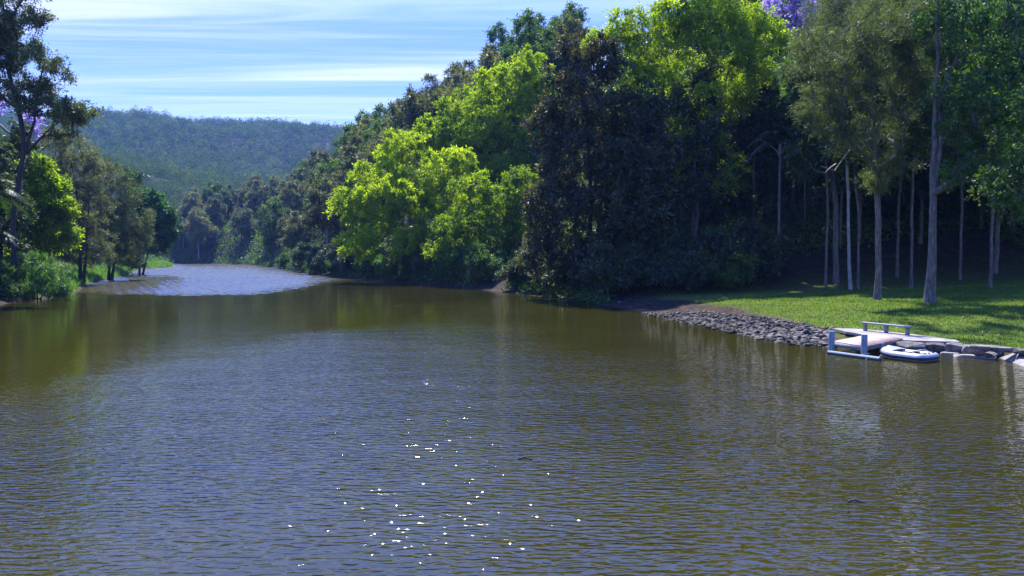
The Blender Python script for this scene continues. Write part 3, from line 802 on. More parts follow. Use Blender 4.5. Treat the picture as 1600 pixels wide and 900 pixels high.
shr = [proto('understory_bush', 4.5, 3.0, .05, 'mid', 'darkbark', 110, 71, .8, .09, nl=6, K=7, J=11, L=.34, W=.15, tint=(.45, .26, .15)),
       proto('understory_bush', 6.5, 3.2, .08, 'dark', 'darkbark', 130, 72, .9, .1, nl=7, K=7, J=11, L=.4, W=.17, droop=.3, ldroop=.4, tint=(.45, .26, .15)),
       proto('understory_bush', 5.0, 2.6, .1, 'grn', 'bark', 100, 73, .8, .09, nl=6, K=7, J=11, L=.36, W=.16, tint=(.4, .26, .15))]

# gums on the steep right slope beyond the lime trees
rng = np.random.default_rng(101)
spots = []
def scatter(n, fn, mind, tries=20000):
    out_ = []
    for _ in range(tries):
        if len(out_) >= n: break
        q = fn()
        if q is None: continue
        if all((q[0] - a[0]) ** 2 + (q[1] - a[1]) ** 2 > mind ** 2 for a in out_): out_.append(q)
    return out_


def on_right():
    px = rng.uniform(270, 900); Y = 158 + 360 * rng.random() ** 1.15
    x = (px - 800) / F * Y
    if Y < 175 and px > 560 and px < 720: return None
    a, c = np.array([x]), np.array([Y])
    if inside(a, c, RIVER)[0]: return None
    d = seg_dist(a, c, RIGHT)[0]
    if d < 2.5 or d > 130: return None
    return x, Y, d


sl = scatter(185, on_right, 7.2)
for i, (x, y, d) in enumerate(sl):
    px = 800 + x / y * F
    pr = euc[int(rng.integers(0, 4))]
    if d < 12:
        lab, grp = 'gum tree in the front row along the far reach of the right bank', 'gums along the right bank'
    elif px > 520:
        lab, grp = 'olive-brown gum high on the right ridge behind the lime-green trees', 'gums on the right ridge'
    else:
        lab, grp = 'grey-green gum on the steep slope where the river bends', 'gums on the slope by the bend'
    place(pr, x, y, rng.uniform(.75, 1.15), rng.uniform(0, 6.28), lab, 'tree', grp)


def on_far():
    x = rng.uniform(-330, -150); Y = rng.uniform(404, 460)
    a, c = np.array([x]), np.array([Y])
    if inside(a, c, RIVER)[0] or seg_dist(a, c, FAR + RIGHT)[0] < 2: return None
    return x, Y


for i, (x, y) in enumerate(scatter(45, on_far, 7.5)):
    place(euc[int(rng.integers(0, 4))], x, y, rng.uniform(.75, 1.1), rng.uniform(0, 6.28), 'grey-green gum on the far shore behind the bright water', 'tree', 'gums on the far shore')


# dark forest behind the lawn and the right bank
def in_wood():
    Y = rng.uniform(80, 150); px = rng.uniform(820, 1800)
    x = (px - 800) / F * Y
    d = seg_dist(np.array([x]), np.array([Y]), RIGHT)[0]
    if px < 985 or d < 6 or (Y < 104 and px > 1100 and px < 1600 and rng.random() < .75) or x > 95: return None
    return x, Y


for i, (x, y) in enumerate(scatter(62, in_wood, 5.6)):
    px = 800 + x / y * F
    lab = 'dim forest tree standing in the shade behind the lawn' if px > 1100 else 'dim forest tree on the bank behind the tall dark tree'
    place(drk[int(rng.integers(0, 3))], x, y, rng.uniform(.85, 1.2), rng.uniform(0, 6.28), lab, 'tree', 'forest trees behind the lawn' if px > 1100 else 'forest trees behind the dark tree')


slim = proto('slim_tree', 27, 4.4, .40, 'mid', 'bark', 170, 66, 1.2, .15, K=7, J=11, L=.42, W=.18, tint=(.4, .26, .15))
for px, Y, sc_ in ((1177, 100, .9), (1189, 104, .85), (1256, 96, .8), (1290, 80, .9), (1312, 90, .9), (1341, 76, .8), (1402, 82, 1.0), (1500, 80, 1.0), (1530, 90, 1.1), (1425, 74, .9), (1548, 70, .95)):  # some trunks are added so that their crowns shade the lawn
    place(slim, (px - 800) / F * Y, Y, sc_, px * 1.7, 'thin pale trunk standing in the deep shade behind the lawn', 'tree', 'thin trunks behind the lawn')


def in_bank():
    px = rng.uniform(440, 1180)
    Y = float(np.interp(px, [400, 430, 460, 520, 640, 740, 800, 900, 1000, 1200], [345, 296, 222, 168, 135, 115, 100, 85, 79, 80])) + rng.uniform(1.0, 9)
    x = (px - 800) / F * Y
    a, c = np.array([x]), np.array([Y])
    if inside(a, c, RIVER)[0] or seg_dist(a, c, RIGHT)[0] < 1.3: return None
    if 745 < px < 800 and Y < 112: return None
    if 985 < px < 1045: return None
    return x, Y, px


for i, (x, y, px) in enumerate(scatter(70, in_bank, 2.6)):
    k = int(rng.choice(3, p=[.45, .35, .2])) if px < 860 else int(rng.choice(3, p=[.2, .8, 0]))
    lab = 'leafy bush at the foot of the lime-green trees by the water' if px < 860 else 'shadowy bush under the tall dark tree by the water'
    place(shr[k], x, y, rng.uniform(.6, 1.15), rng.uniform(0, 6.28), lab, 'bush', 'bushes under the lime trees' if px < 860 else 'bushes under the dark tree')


def in_back():
    Y = rng.uniform(92, 125); px = rng.uniform(1100, 1700)
    return (px - 800) / F * Y, Y


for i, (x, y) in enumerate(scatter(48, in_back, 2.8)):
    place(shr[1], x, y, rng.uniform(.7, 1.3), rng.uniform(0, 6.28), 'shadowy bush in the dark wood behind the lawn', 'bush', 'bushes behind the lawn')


# left bank background
def on_left():
    Y = rng.uniform(95, 330); px = rng.uniform(-160, 215)
    x = (px - 800) / F * Y
    a, c = np.array([x]), np.array([Y])
    if inside(a, c, RIVER)[0]: return None
    d = seg_dist(a, c, LEFT)[0]
    if d < 10: return None
    return x, Y


for i, (x, y) in enumerate(scatter(34, on_left, 7.5)):
    place(drk[int(rng.integers(0, 3))] if rng.random() < .6 else euc[3], x, y, rng.uniform(.55, .8), rng.uniform(0, 6.28), 'shaded tree farther back behind the left bank', 'tree', 'trees behind the left bank')

for px, Y in LEFTFILL:
    x = (px - 800) / F * Y
    place(drk[0] if px % 2 else drk[2], x, Y, .8, px * 1.0, 'shaded tree farther back behind the left bank', 'tree', 'trees behind the left bank')

# pale dry shrub in a patch of sun
b_ = np.array([*G(1000, 455, .9), 0]); b_[2] = hz(b_[0], b_[1]) - .1
bush('dry_shrub', 'whitish dry shrub catching the sun on the bare bank right of the dark tree', b_,
     [lobe(x, y, rx, ry, b_[1], b_, dy) for x, y, rx, ry, dy in ((995, 405, 8, 8, 0), (1003, 425, 8, 10, 0), (1012, 430, 12, 8, 0), (1004, 445, 12, 8, 0))],
     'pale', 46, 44, rc=.32, K=6, J=9, L=.2, W=.1)

# ------------------------------------------------------------------ forested hills: too many trees to count
def wood_mass(name, n, fn, size, q, leaf, seed):
    rng = np.random.default_rng(seed)
    XY = fn(rng, n)
    Z = hgt(XY[:, 0], XY[:, 1])
    H = rng.uniform(.75, 1.25, len(XY)) * size
    nb = 4
    Cn = np.column_stack([XY, Z + H * 1.05])
    lob = Cn[:, None, :] + rng.normal(size=(len(XY), nb, 3)) * (H * .30)[:, None, None] * np.array([1, 1, .7])
    rr = (H * .36)[:, None, None] * rng.uniform(.7, 1.2, (len(XY), nb, 1))
    d = unit(rng.normal(size=(len(XY), nb, q, 3)))
    pos = lob[:, :, None, :] + d * rr[..., None] * rng.uniform(.7, 1.0, (len(XY), nb, q, 1))
    nn = unit(d + rng.normal(size=d.shape) * .5)
    a = unit(np.cross(nn, rng.normal(size=d.shape))); c = np.cross(nn, a)
    s = leaf * rng.uniform(.6, 1.3, pos.shape[:3] + (1,))
    V = np.stack([pos + a * s, pos + c * s * .6, pos - a * s, pos - c * s * .6], -2).reshape(-1, 3)
    tn = .45 + rng.normal(size=(len(XY), 1, 1)) * .22 + rng.normal(size=(len(XY), nb, 1)) * .08 + rng.normal(size=(len(XY), nb, q)) * .07
    o = link(name, np_mesh(name, V, np.arange(len(V)).reshape(-1, 4), tint=np.clip(tn.ravel(), 0, 1)), M['far'])
    return o


def near_hill(rng, n):
    u = rng.uniform(-.74, -.14, n * 3); Y = rng.uniform(436, 900, n * 3)
    X = u * Y
    d = seg_dist(X, Y, RIGHT)
    k = (d > 60) | (X < -200)
    k &= ~inside(X, Y, RIVER)
    return np.column_stack([X, Y])[k][:n]


def far_hill(rng, n):
    u = rng.uniform(-.72, -.10, n); Y = 880 + 760 * rng.random(n) ** .8
    return np.column_stack([u * Y, Y])


tag(wood_mass('near_hill_forest', 4200, near_hill, 10, 40, .50, 201), 'olive forest covering the lower hill behind the river bend', 'forest', kind='stuff')
tag(wood_mass('far_hill_forest', 6800, far_hill, 13, 30, .95, 202), 'bluish forest covering the far ridge under the sky', 'forest', kind='stuff')


# ------------------------------------------------------------------ grass
def blades(name, pts, hmin, hmax, w, mat, seed, label, lean=.45):
    rng = np.random.default_rng(seed)
    n = len(pts)
    a = rng.uniform(0, 6.283, n)
    h_ = rng.uniform(hmin, hmax, n)
    sd = np.column_stack([np.cos(a), np.sin(a), 0 * a]) * (w * h_)[:, None] * .5
    ln = rng.normal(size=(n, 2)) * lean * h_[:, None]
    mid = pts + np.column_stack([ln * .3, h_ * .55]); tip = pts + np.column_stack([ln, h_ * rng.uniform(.7, 1, n)])
    V = np.stack([pts - sd, pts + sd, mid + sd * .8, mid - sd * .8, mid - sd * .8, mid + sd * .8, tip + sd * .1, tip - sd * .1], 1).reshape(-1, 3)
    tn = np.repeat(np.clip(.45 + .13 * wob(pts[:, 0], pts[:, 1], 2.5) + .13 * wob(pts[:, 0], pts[:, 1], .9, 2) + rng.normal(size=n) * .15, 0, 1), 2)
    o = link(name, np_mesh(name, V, np.arange(len(V)).reshape(-1, 4), tint=tn), M[mat])
    return tag(o, label, 'grass', kind='stuff')


rng = np.random.default_rng(77)
X = rng.uniform(10, 70, 240000); Y = rng.uniform(33, 74, 240000)
dR = seg_dist(X, Y, RIGHT)
keep = ~inside(X, Y, RIVER) & (dR > 1.0) & ~((Y > 41.5) & (X < 19) & (dR + .8 * wob(X, Y, 2.0) < 6.3)) & (X / Y < .78) & (dR < 50)
PATHPOLY = [G(1300, 512.5, .53), G(1350, 514, .53), G(1425, 522, .53), G(1492, 530.5, .53), G(1500, 534, .53), G(1440, 532.5, .53), G(1405, 531, .53), G(1345, 522, .53), G(1322, 518, .53)]
keep &= ~inside(X, Y, PATHPOLY)
keep &= ~((Y < 39) & (dR < 4.2) & (Y < 38.2))
X, Y = X[keep], Y[keep]
blades('lawn_grass', np.column_stack([X, Y, hgt(X, Y)]), .06, .16, .28, 'grass', 1, 'short sunlit lawn grass behind the jetty and the rocks')

fx = rng.uniform(4, 62, 12000); fy = rng.uniform(40, 90, 12000)
k_ = ~inside(fx, fy, RIVER) & (seg_dist(fx, fy, RIGHT) > 2.2) & (fx / fy < .8)
fx, fy = fx[k_], fy[k_]
fp = np.column_stack([fx, fy, hgt(fx, fy) + rng.uniform(.03, .13, len(fx))])
fa = rng.normal(size=fp.shape) * np.array([1, 1, .3]); fa = unit(fa) * rng.uniform(.05, .12, (len(fx), 1)); fb = unit(np.cross(fa, rng.normal(size=fp.shape) * .4 + np.array([0, 0, 1]))) * .035
o = link('fallen_leaves', np_mesh('fallen_leaves', np.stack([fp - fa, fp - fb, fp + fa, fp + fb], 1).reshape(-1, 3), np.arange(len(fp) * 4).reshape(-1, 4), tint=rng.random(len(fp))), M['litter'])
tag(o, 'brown fallen leaves strewn over the lawn', 'leaves', kind='stuff')
X = rng.uniform(-160, -46, 260000); Y = rng.uniform(92, 350, 260000)
dL = seg_dist(X, Y, LEFT)
keep = ~inside(X, Y, RIVER) & (dL < 6.5 + 2 * wob(X, Y, 9)) & (dL > .1)
X, Y = X[keep], Y[keep]
blades('bank_grass', np.column_stack([X, Y, hgt(X, Y) - .05]), .5, 1.5, .10, 'reed', 2, 'long bright grass along the left bank and on the spit', lean=.35)


def cover(name, X, Y, hmin, hmax, q, leaf, mat, seed, label):
    rng = np.random.default_rng(seed)
    n = len(X)
    base = np.column_stack([X, Y, hgt(X, Y)])
    hh_ = rng.uniform(hmin, hmax, n)
    d = unit(rng.normal(size=(n, q, 3)) * np.array([1, 1, .8]) + np.array([0, 0, .35])); d[..., 2] = np.abs(d[..., 2])
    pos = base[:, None, :] + d * (hh_[:, None, None] * rng.uniform(.35, 1, (n, q, 1)))
    dr = unit(d * .6 + rng.normal(size=d.shape) * .7); nn = unit(rng.normal(size=d.shape) * .6 + np.array([0, 0, .5])); sd = unit(np.cross(dr, nn))
    l = leaf * rng.uniform(.6, 1.4, (n, q, 1))
    V = np.stack([pos, pos + dr * l * .5 + sd * l * .22, pos + dr * l, pos + dr * l * .5 - sd * l * .22], -2).reshape(-1, 3)
    tn = np.clip(.45 + rng.normal(size=(n, 1)) * .18 + rng.normal(size=(n, q)) * .14, 0, 1).ravel()
    return tag(link(name, np_mesh(name, V, np.arange(len(V)).reshape(-1, 4), tint=tn), M[mat]), label, 'undergrowth', kind='stuff')


rng = np.random.default_rng(88)
Y = 76 + 330 * rng.random(60000) ** 1.6; X = rng.uniform(-.44, .80, 60000) * Y
dR = seg_dist(X, Y, RIGHT)
keep = ~inside(X, Y, RIVER) & (dR > .8) & (dR < 95) & (X > np.interp(Y, [p[1] for p in RIGHT], [p[0] for p in RIGHT]) - 3)
keep &= ~((Y < 90) & (X > 9) & (dR < 46)) & ~((np.abs((X / Y) * F + 800 - 772) < 26) & (Y < 114)) & ~((np.abs((X / Y) * F + 800 - 1010) < 26) & (Y < 80)) & (Y < 420)
X, Y = X[keep], Y[keep]
cover('undergrowth', X, Y, .5, 2.2, 20, .42, 'mid', 1, 'tangled green undergrowth covering the slope of the right bank')
X = rng.uniform(-260, -70, 11000); Y = rng.uniform(330, 520, 11000)
keep = ~inside(X, Y, RIVER) & (seg_dist(X, Y, RIVER, True) > 1)
cover('undergrowth', X[keep], Y[keep], 1.0, 3.5, 20, .9, 'mid', 3, 'dull green undergrowth on the far shore where the river bends')
X = rng.uniform(-190, -48, 16000); Y = rng.uniform(76, 350, 16000)
dL = seg_dist(X, Y, LEFT); keep = ~inside(X, Y, RIVER) & (dL > 4.5) & (dL < 50)
cover('undergrowth', X[keep], Y[keep], .5, 2.0, 20, .42, 'mid', 2, 'green undergrowth under the trees of the left bank')

# ------------------------------------------------------------------ stones
def stone(name, seed, size, mat, flat=.7, sub=16, boxy=False):
    rng = np.random.default_rng(seed)
    bm = bmesh.new()
    for k in range(sub):
        v = unit(rng.normal(size=3)) * rng.uniform(.75, 1.0)
        if boxy: v = np.clip(v * 1.7, -1, 1) * rng.uniform(.9, 1.02, 3)
        bm.verts.new(v * np.array(size) * np.array([1, 1, flat]) * .5)
    bmesh.ops.convex_hull(bm, input=bm.verts[:])
    loose = [v for v in bm.verts if not v.link_faces]
    bmesh.ops.delete(bm, geom=loose, context='VERTS')
    bmesh.ops.bevel(bm, geom=bm.edges[:], offset=.035 * min(size), segments=1, affect='EDGES', clamp_overlap=True)
    me = bpy.data.meshes.new(name); bm.to_mesh(me); bm.free()
    return link(name, me, M[mat])


rocks = [stone('rock', 300 + k, (.75, .55, .55), 'rock', .65, 14) for k in range(8)]
rng = np.random.default_rng(303)


def on_rip():
    px = rng.uniform(985, 1300)
    t = rng.random()
    top = np.interp(px, [985, 1100, 1200, 1300], [483, 486, 499, 516]); bot = np.interp(px, [985, 1000, 1100, 1200, 1250, 1300], [486, 488, 509, 530, 541, 546])
    py = top + (bot - top) * t
    x, y = G(px, py, .35)
    d = seg_dist(np.array([x]), np.array([y]), RIGHT)[0]
    ins = inside(np.array([x]), np.array([y]), RIVER)[0]
    if ins and d > .7: return None
    if inside(np.array([x]), np.array([y]), PATHPOLY)[0]: return None
    return x, y


rp = scatter(1500, on_rip, .19, 120000)
rp.sort(key=lambda q: q[1])
rng2 = np.random.default_rng(5)
first = True
seen = set()
RV, RF, RT = [], [], 0
for i, (x, y) in enumerate(rp):
    k = int(rng2.integers(0, 8)); s = (.24 + .75 * rng2.random() ** 2.2) * (1.2 if y < 50 else 1)
    rx, ry, rz = rng2.uniform(-.4, .4), rng2.uniform(-.4, .4), rng2.uniform(0, 6.28)
    z = max(hz(x, y), -.1) + .07 * s
    if i < 290:
        o = rocks[k] if k not in seen else rocks[k].copy()
        if k in seen: C.objects.link(o)
        seen.add(k)
        o.location = (x, y, z); o.rotation_euler = (rx, ry, rz); o.scale = (s, s, s)
        near = y < 47
        tag(o, 'grey angular rock in the heaped pile beside the jetty' if near else 'grey angular rock on the stony bank below the lawn', 'rock',
            'rocks piled beside the jetty' if near else 'rocks on the stony bank')
    else:
        from mathutils import Matrix, Euler
        mt = Matrix.LocRotScale(Vector((x, y, z)), Euler((rx, ry, rz)), Vector((s, s, s)))
        me = rocks[k].data
        RV += [mt @ v.co for v in me.vertices]; RF += [[q + RT for q in p.vertices] for p in me.polygons]; RT = len(RV)
from mathutils import Matrix, Euler
rng = np.random.default_rng(909)
for x, y in scatter(2400, on_rip, .08, 40000):
    k = int(rng2.integers(0, 8)); s = rng2.uniform(.18, .42)
    mt = Matrix.LocRotScale(Vector((x, y, max(hz(x, y), -.1) + .02)), Euler(tuple(rng2.uniform(0, 6.28, 3))), Vector((s, s, s)))
    mm = rocks[k].data
    RV += [mt @ v.co for v in mm.vertices]; RF += [[q + RT for q in p.vertices] for p in mm.polygons]; RT = len(RV)
me = bpy.data.meshes.new('rubble'); me.from_pydata(RV, [], RF); me.update()
tag(link('rubble', me, M['rock']), 'smaller dark rubble along the shaded bank toward the dark tree', 'rubble', kind='stuff')

# pale rocks at the water's edge below the lime trees, and small ones under the dark tree
for i, (px, py, sx, sy, sz, lab) in enumerate(((765, 449, 3.6, 2.2, 1.5, 'large pale sunlit rock ledge at the water edge under the lime trees'),
                                              (792, 453, 2.0, 1.6, 1.0, 'smaller pale rock right of the sunlit ledge'),
                                              (748, 447, 1.6, 1.4, 1.0, 'small pale rock at the left end of the sunlit ledge'))):
    x, y = G(px, py); y += 1.0
    o = stone('boulder', 330 + i, (sx, sy, sz), 'sandstone', .9, 22)
    o.location = (x, y, .25)
    tag(o, lab, 'rock')
for i, (px, py, s) in enumerate(((880, 467, .8), (893, 468, .6), (962, 462, .7), (975, 466, .8), (955, 472, .6), (968, 475, .7))):
    x, y = G(px, py)
    o = stone('boulder', 340 + i, (1.1 * s, .8 * s, .7 * s), 'rock', .9, 14); o.location = (x, y + .4, .12)
    tag(o, 'small rock half in the water below the dark tree', 'rock', 'rocks below the dark tree')

# ledge of cut blocks between path and ramp
def block(px0, px1, py, z0, z1, dep, seed, label, back=0.0, mat='wallstone', tilt=0.0):
    x0, y0 = G(px0, py[0], z0); x1, y1 = G(px1, py[1], z0)
    d = np.array([x1 - x0, y1 - y0]); ln = np.linalg.norm(d); d /= ln
    nrm = np.array([-d[1], d[0]])
    if nrm[1] < 0: nrm = -nrm
    o = stone('stone_block', seed, (ln * 1.08, dep, (z1 - z0) * 1.15), mat, 1.0, 60, boxy=True)
    c = np.array([(x0 + x1) / 2, (y0 + y1) / 2]) + nrm * (dep / 2 + back)
    o.location = (c[0], c[1], (z0 + z1) / 2); o.rotation_euler = (0, tilt, math.atan2(d[1], d[0]))
    return tag(o, label, 'stone block', 'stone blocks of the bank wall')


block(1408, 1450, (553.0, 553.5), -.05, .47, .9, 401, 'leftmost dark block of the bank wall, behind the dinghy')
block(1449, 1478, (553.5, 554.5), -.05, .44, .8, 402, 'dark block of the bank wall just right of the dinghy')
block(1476, 1502, (554, 556), -.02, .52, .8, 403, 'squared block with a bright top in the middle of the bank wall')
block(1501, 1524, (556, 557.5), -.02, .46, .8, 404, 'low block between the two longest blocks of the bank wall')
block(1523, 1564, (557.5, 560), -.02, .50, .8, 405, 'longest dark block at the right end of the bank wall')
block(1474, 1500, (554.5, 556.5), -.06, .12, .5, 406, 'flat pale slab at the left end of the waterline ledge', -.55, 'sandstone')
block(1490, 1524, (557.5, 559), -.06, .10, .5, 407, 'flat pale slab in the middle of the waterline ledge', -.5, 'sandstone')
block(1524, 1556, (560, 562), -.06, .09, .5, 408, 'flat pale slab at the right end of the waterline ledge', -.5, 'sandstone')
o = block(1553, 1586, (563, 553), -.05, .32, .5, 409, 'tilted reddish block at the foot of the concrete ramp', 0, tilt=-.05)
for i, (p0, p1, a, b2) in enumerate(((1508, 1540, 546, 549), (1540, 1572, 549, 552), (1572, 1596, 552, 555))):
    block(p0, p1, (a, b2), .42, .62, .6, 415 + i, ('rough capping stone above the middle of the bank wall', 'rough capping stone above the longest block', 'rough capping stone at the top of the ramp')[i], .3)

# path and ramp
def slab(name, poly, z, th, mat):
    bm = bmesh.new()
    vs = [bm.verts.new((x, y, zz)) for (x, y), zz in zip(poly, z)]
    f = bm.faces.new(vs)
    r = bmesh.ops.extrude_face_region(bm, geom=[f])
    bmesh.ops.translate(bm, vec=(0, 0, -th), verts=[v for v in r['geom'] if isinstance(v, bmesh.types.BMVert)])
    bmesh.ops.recalc_face_normals(bm, faces=bm.faces[:])
    me = bpy.data.meshes.new(name); bm.to_mesh(me); bm.free()
    return tag(link(name, me, M[mat]), kind='structure')


ZP = .53
slab('path', PATHPOLY, [ZP] * len(PATHPOLY), .14, 'concrete')
slab('ramp', [G(1562, 560, 0), G(1588, 552, .35), G(1660, 556, .5), G(1700, 590, .05), G(1600, 575, -.05)], [.03, .42, .55, .1, -.06], .25, 'concrete')

# ------------------------------------------------------------------ jetty
P0, P1, P3 = np.array([*G(1352, 542, .5), .5]), np.array([*G(1411, 529.5, .565), .565]), np.array([*G(1303, 533.5, .5), .5])
P2 = P1 + (P3 - P0)
u_, v_ = P1 - P0, P3 - P0
jet = empty('jetty', (P0[0], P0[1], 0), 'small timber jetty with reddish deck boards and blue-grey posts', 'jetty')
j0 = np.array([P0[0], P0[1], 0])
mb = MB()
nb = 24
for k in range(nb):                           # boards run across the walkway
    c = P0 + u_ * ((k + .5) / nb) + v_ * .5 - j0
    mb.box(c + (0, 0, rng2.uniform(-.004, .004)), u_ / nb * .47, v_ * rng2.uniform(.5, .512), (0, 0, .022))
mb.build('deck', M['deck'], jet)
mb = MB()
for s in (.05, .5, .95):
    mb.box(P0 + u_ * .5 + v_ * s - j0 - (0, 0, .125), u_ * .5, v_ / np.linalg.norm(v_) * .05, (0, 0, .10))
mb.box(P0 - u_ * .004 + v_ * .5 - j0 - (0, 0, .125), u_ / np.linalg.norm(u_) * .025, v_ * .47, (0, 0, .10))
mb.build('bearer', M['timber'], jet)


def post(px, py, top, r):
    x, y = G(px, py)
    mb = MB()
    zz = np.array([-1.4, 0, top * .6, top - .02, top])
    mb.tube(np.column_stack([0 * zz + x - j0[0], 0 * zz + y - j0[1], zz]), [r, r, r, r, r * .93], 16, cap=True)
    return mb.build('post', M['postwood'], jet, True)


post(1299, 552, 1.12, .145)
post(1350, 558, 1.10, .145)
post(1377, 553, .52, .10)
xa, ya = G(1291, 550.5, .05); xb, yb = G(1371, 561, .05)
lgo = MB()
t = np.linspace(0, 1, 12)
lgo.tube(np.column_stack([xa + (xb - xa) * t, ya + (yb - ya) * t - .28, .06 + .0 * t]), .12 * (1 + .04 * np.sin(t * 9)), 12, cap=True)
o = lgo.build('floating_log', M['postwood'], None, True)
tag(o, 'blue-grey log lying in the water along the front of the jetty posts', 'log')
xr, yr = G(1350, 559, .0)
mb = MB()
a = np.linspace(0, 2 * math.pi, 20)
mb.tube(np.column_stack([xr + .17 * np.cos(a), yr - .22 + .30 * np.sin(a), .10 + .12 * np.cos(a * .5 + .3)]), .018, 6)
mb.tube([(xr - .05, yr - .5, .18), (xr - .16, yr - .6, .05), (xr - .18, yr - .62, -.1)], .018, 6)
tag(mb.build('rope', M['rope'], None, True), 'white rope looped round the log at the front jetty post', 'rope')

# ------------------------------------------------------------------ bench
A_ = np.array([*G(1352, 516.5, ZP), ZP]); B_ = np.array([*G(1418, 523.5, ZP), ZP])
d_ = unit(B_ - A_); n_ = np.array([-d_[1], d_[0], 0])
bn = empty('bench', tuple((A_ + B_) / 2), 'backless grey plank bench on three legs beside the concrete path', 'bench')
c0 = (A_ + B_) / 2; hl = np.linalg.norm(B_ - A_) / 2
mb = MB(); mb.box((0, 0, .46), d_ * (hl + .22), n_ * .19, (0, 0, .035)); mb.build('seat', M['timber'], bn, bevel=.008)
for s in (-1, .02, 1):
    mb = MB()
    mb.box(d_ * hl * s + (0, 0, .18), d_ * .075, n_ * .10, (0, 0, .205)); mb.box(d_ * hl * s + (0, 0, .405), d_ * .12, n_ * .16, (0, 0, .018))
    mb.build('leg', M['timber'], bn, bevel=.006)

# ------------------------------------------------------------------ inflatable dinghy
bc = np.array([*G(1419, 561.5), 0])
ang = math.radians(-57)                       # long axis
din = empty('dinghy', tuple(bc), 'white and navy inflatable dinghy tied up beside the jetty', 'boat', rz=ang)
HL, HW, RT_ = .98, .60, .205
def outline(s0=0.0):
    pts = []
    def corner(cx, cy, r, a0, a1, n=7):
        for a in np.linspace(a0, a1, n): pts.append((cx + r * math.cos(a), cy + r * math.sin(a)))
    corner(HL - .13, -HW + .13, .13, -math.pi / 2, 0, 5); corner(HL - .13, HW - .13, .13, 0, math.pi / 2, 5)
    corner(-HL + .40, HW - .40, .40, math.pi / 2, math.pi); corner(-HL + .40, -HW + .40, .40, math.pi, 1.5 * math.pi)
    return np.array(pts + pts[:1])
ol = outline()
dens = []
for a, b2 in zip(ol[:-1], ol[1:]):
    n = max(1, int(np.linalg.norm(b2 - a) / .1))
    dens += [a + (b2 - a) * q / n for q in range(n)]
dens = np.array(dens + [dens[0]])
lift = np.clip((-dens[:, 0] - .35) / .65, 0, 1) ** 1.6 * .14       # the bow rises
path3 = np.column_stack([dens, .19 + lift])


def ringtube(rfun, z0, a0=0, a1=2 * math.pi, sides=20, grow=1.0, closed=True):
    p = path3[:-1]; n = len(p)
    t = unit(np.roll(p, -1, 0) - np.roll(p, 1, 0)); w = np.tile([0, 0, 1.], (n, 1)); u = unit(np.cross(t, w))
    a = np.linspace(a0, a1, sides, endpoint=not closed)
    V = p[:, None, :] + RT_ * grow * (np.cos(a)[None, :, None] * u[:, None, :] + np.sin(a)[None, :, None] * w[:, None, :])
    i = np.arange(n)[:, None]; j = np.arange(sides if closed else sides - 1)[None, :]
    j2 = (j + 1) % sides; i2 = (i + 1) % n
    Fq = np.stack([i * sides + j, i2 * sides + j, i2 * sides + j2, i * sides + j2], -1).reshape(-1, 4)
    return V.reshape(-1, 3), Fq


mb = MB(); mb.add(*ringtube(None, 0)); mb.build('hull_tube', M['whitetube'], din, True)
mb = MB(); mb.add(*ringtube(None, 0, -.42, .22, 7, 1.03, False)); o = mb.build('rubbing_strake', M['navy'], din, True)
m_ = o.modifiers.new('solid', 'SOLIDIFY'); m_.thickness = .012
mb = MB(); mb.box((.1, 0, .07), (HL - .15, 0, 0), (0, HW - .05, 0), (0, 0, .03)); mb.build('floor', M['navy'], din)
mb = MB(); mb.box((.15, 0, .36), (.13, 0, 0), (0, HW + .02, 0), (0, 0, .018)); mb.build('seat', M['navy'], din, bevel=.006)
# bow cover stretched over the raised end
mb = MB()
g = []
for q in np.linspace(-1.0, -.45, 8):
    wv2 = HW if q > -HL + .40 else HW - .40 + math.sqrt(max(.16 - (q + HL - .40) ** 2, 0))
    for sgn in np.linspace(-1, 1, 7):
        g.append((q, sgn * wv2, .19 + RT_ * .96 + max(0, (-q - .35) / .65) ** 1.6 * .14 + .05 * (1 - sgn * sgn)))
g = np.array(g); fi = [[i * 7 + j, (i + 1) * 7 + j, (i + 1) * 7 + j + 1, i * 7 + j + 1] for i in range(7) for j in range(6)]
mb.add(g, fi); o = mb.build('bow_cover', M['whitetube'], din, True)
m_ = o.modifiers.new('solid', 'SOLIDIFY'); m_.thickness = .012
for k, q in enumerate((-.34, 0, .34)):
    mb = MB(); mb.box((HL, q, .19 + RT_ + .012), (.05, 0, 0), (0, .055, 0), (0, 0, .022)); mb.build('cleat', M['black'], din, bevel=.01)
for sgn in (-1, 1):
    mb = MB(); mb.tube([(.1, sgn * (HW + .0), .19 + RT_ + .01), (.25, sgn * HW, .19 + RT_ + .05), (.5, sgn * HW, .19 + RT_ + .05), (.65, sgn * HW, .19 + RT_ + .01)], .014, 6)
    mb.build('grab_line', M['rope'], din, True)
xk, yk = G(1374, 560)
mb = MB(); mb.tube([(xk + .3, yk + .15, .32), (xk + .1, yk + .05, .14), (xk, yk, .08), (xk - .12, yk + .05, .02), (xk - .05, yk + .2, -.05)], .022, 6)
tag(mb.build('rope', M['yellowrope'], None, True), 'yellowed rope tangled between the dinghy bow and the log', 'rope')

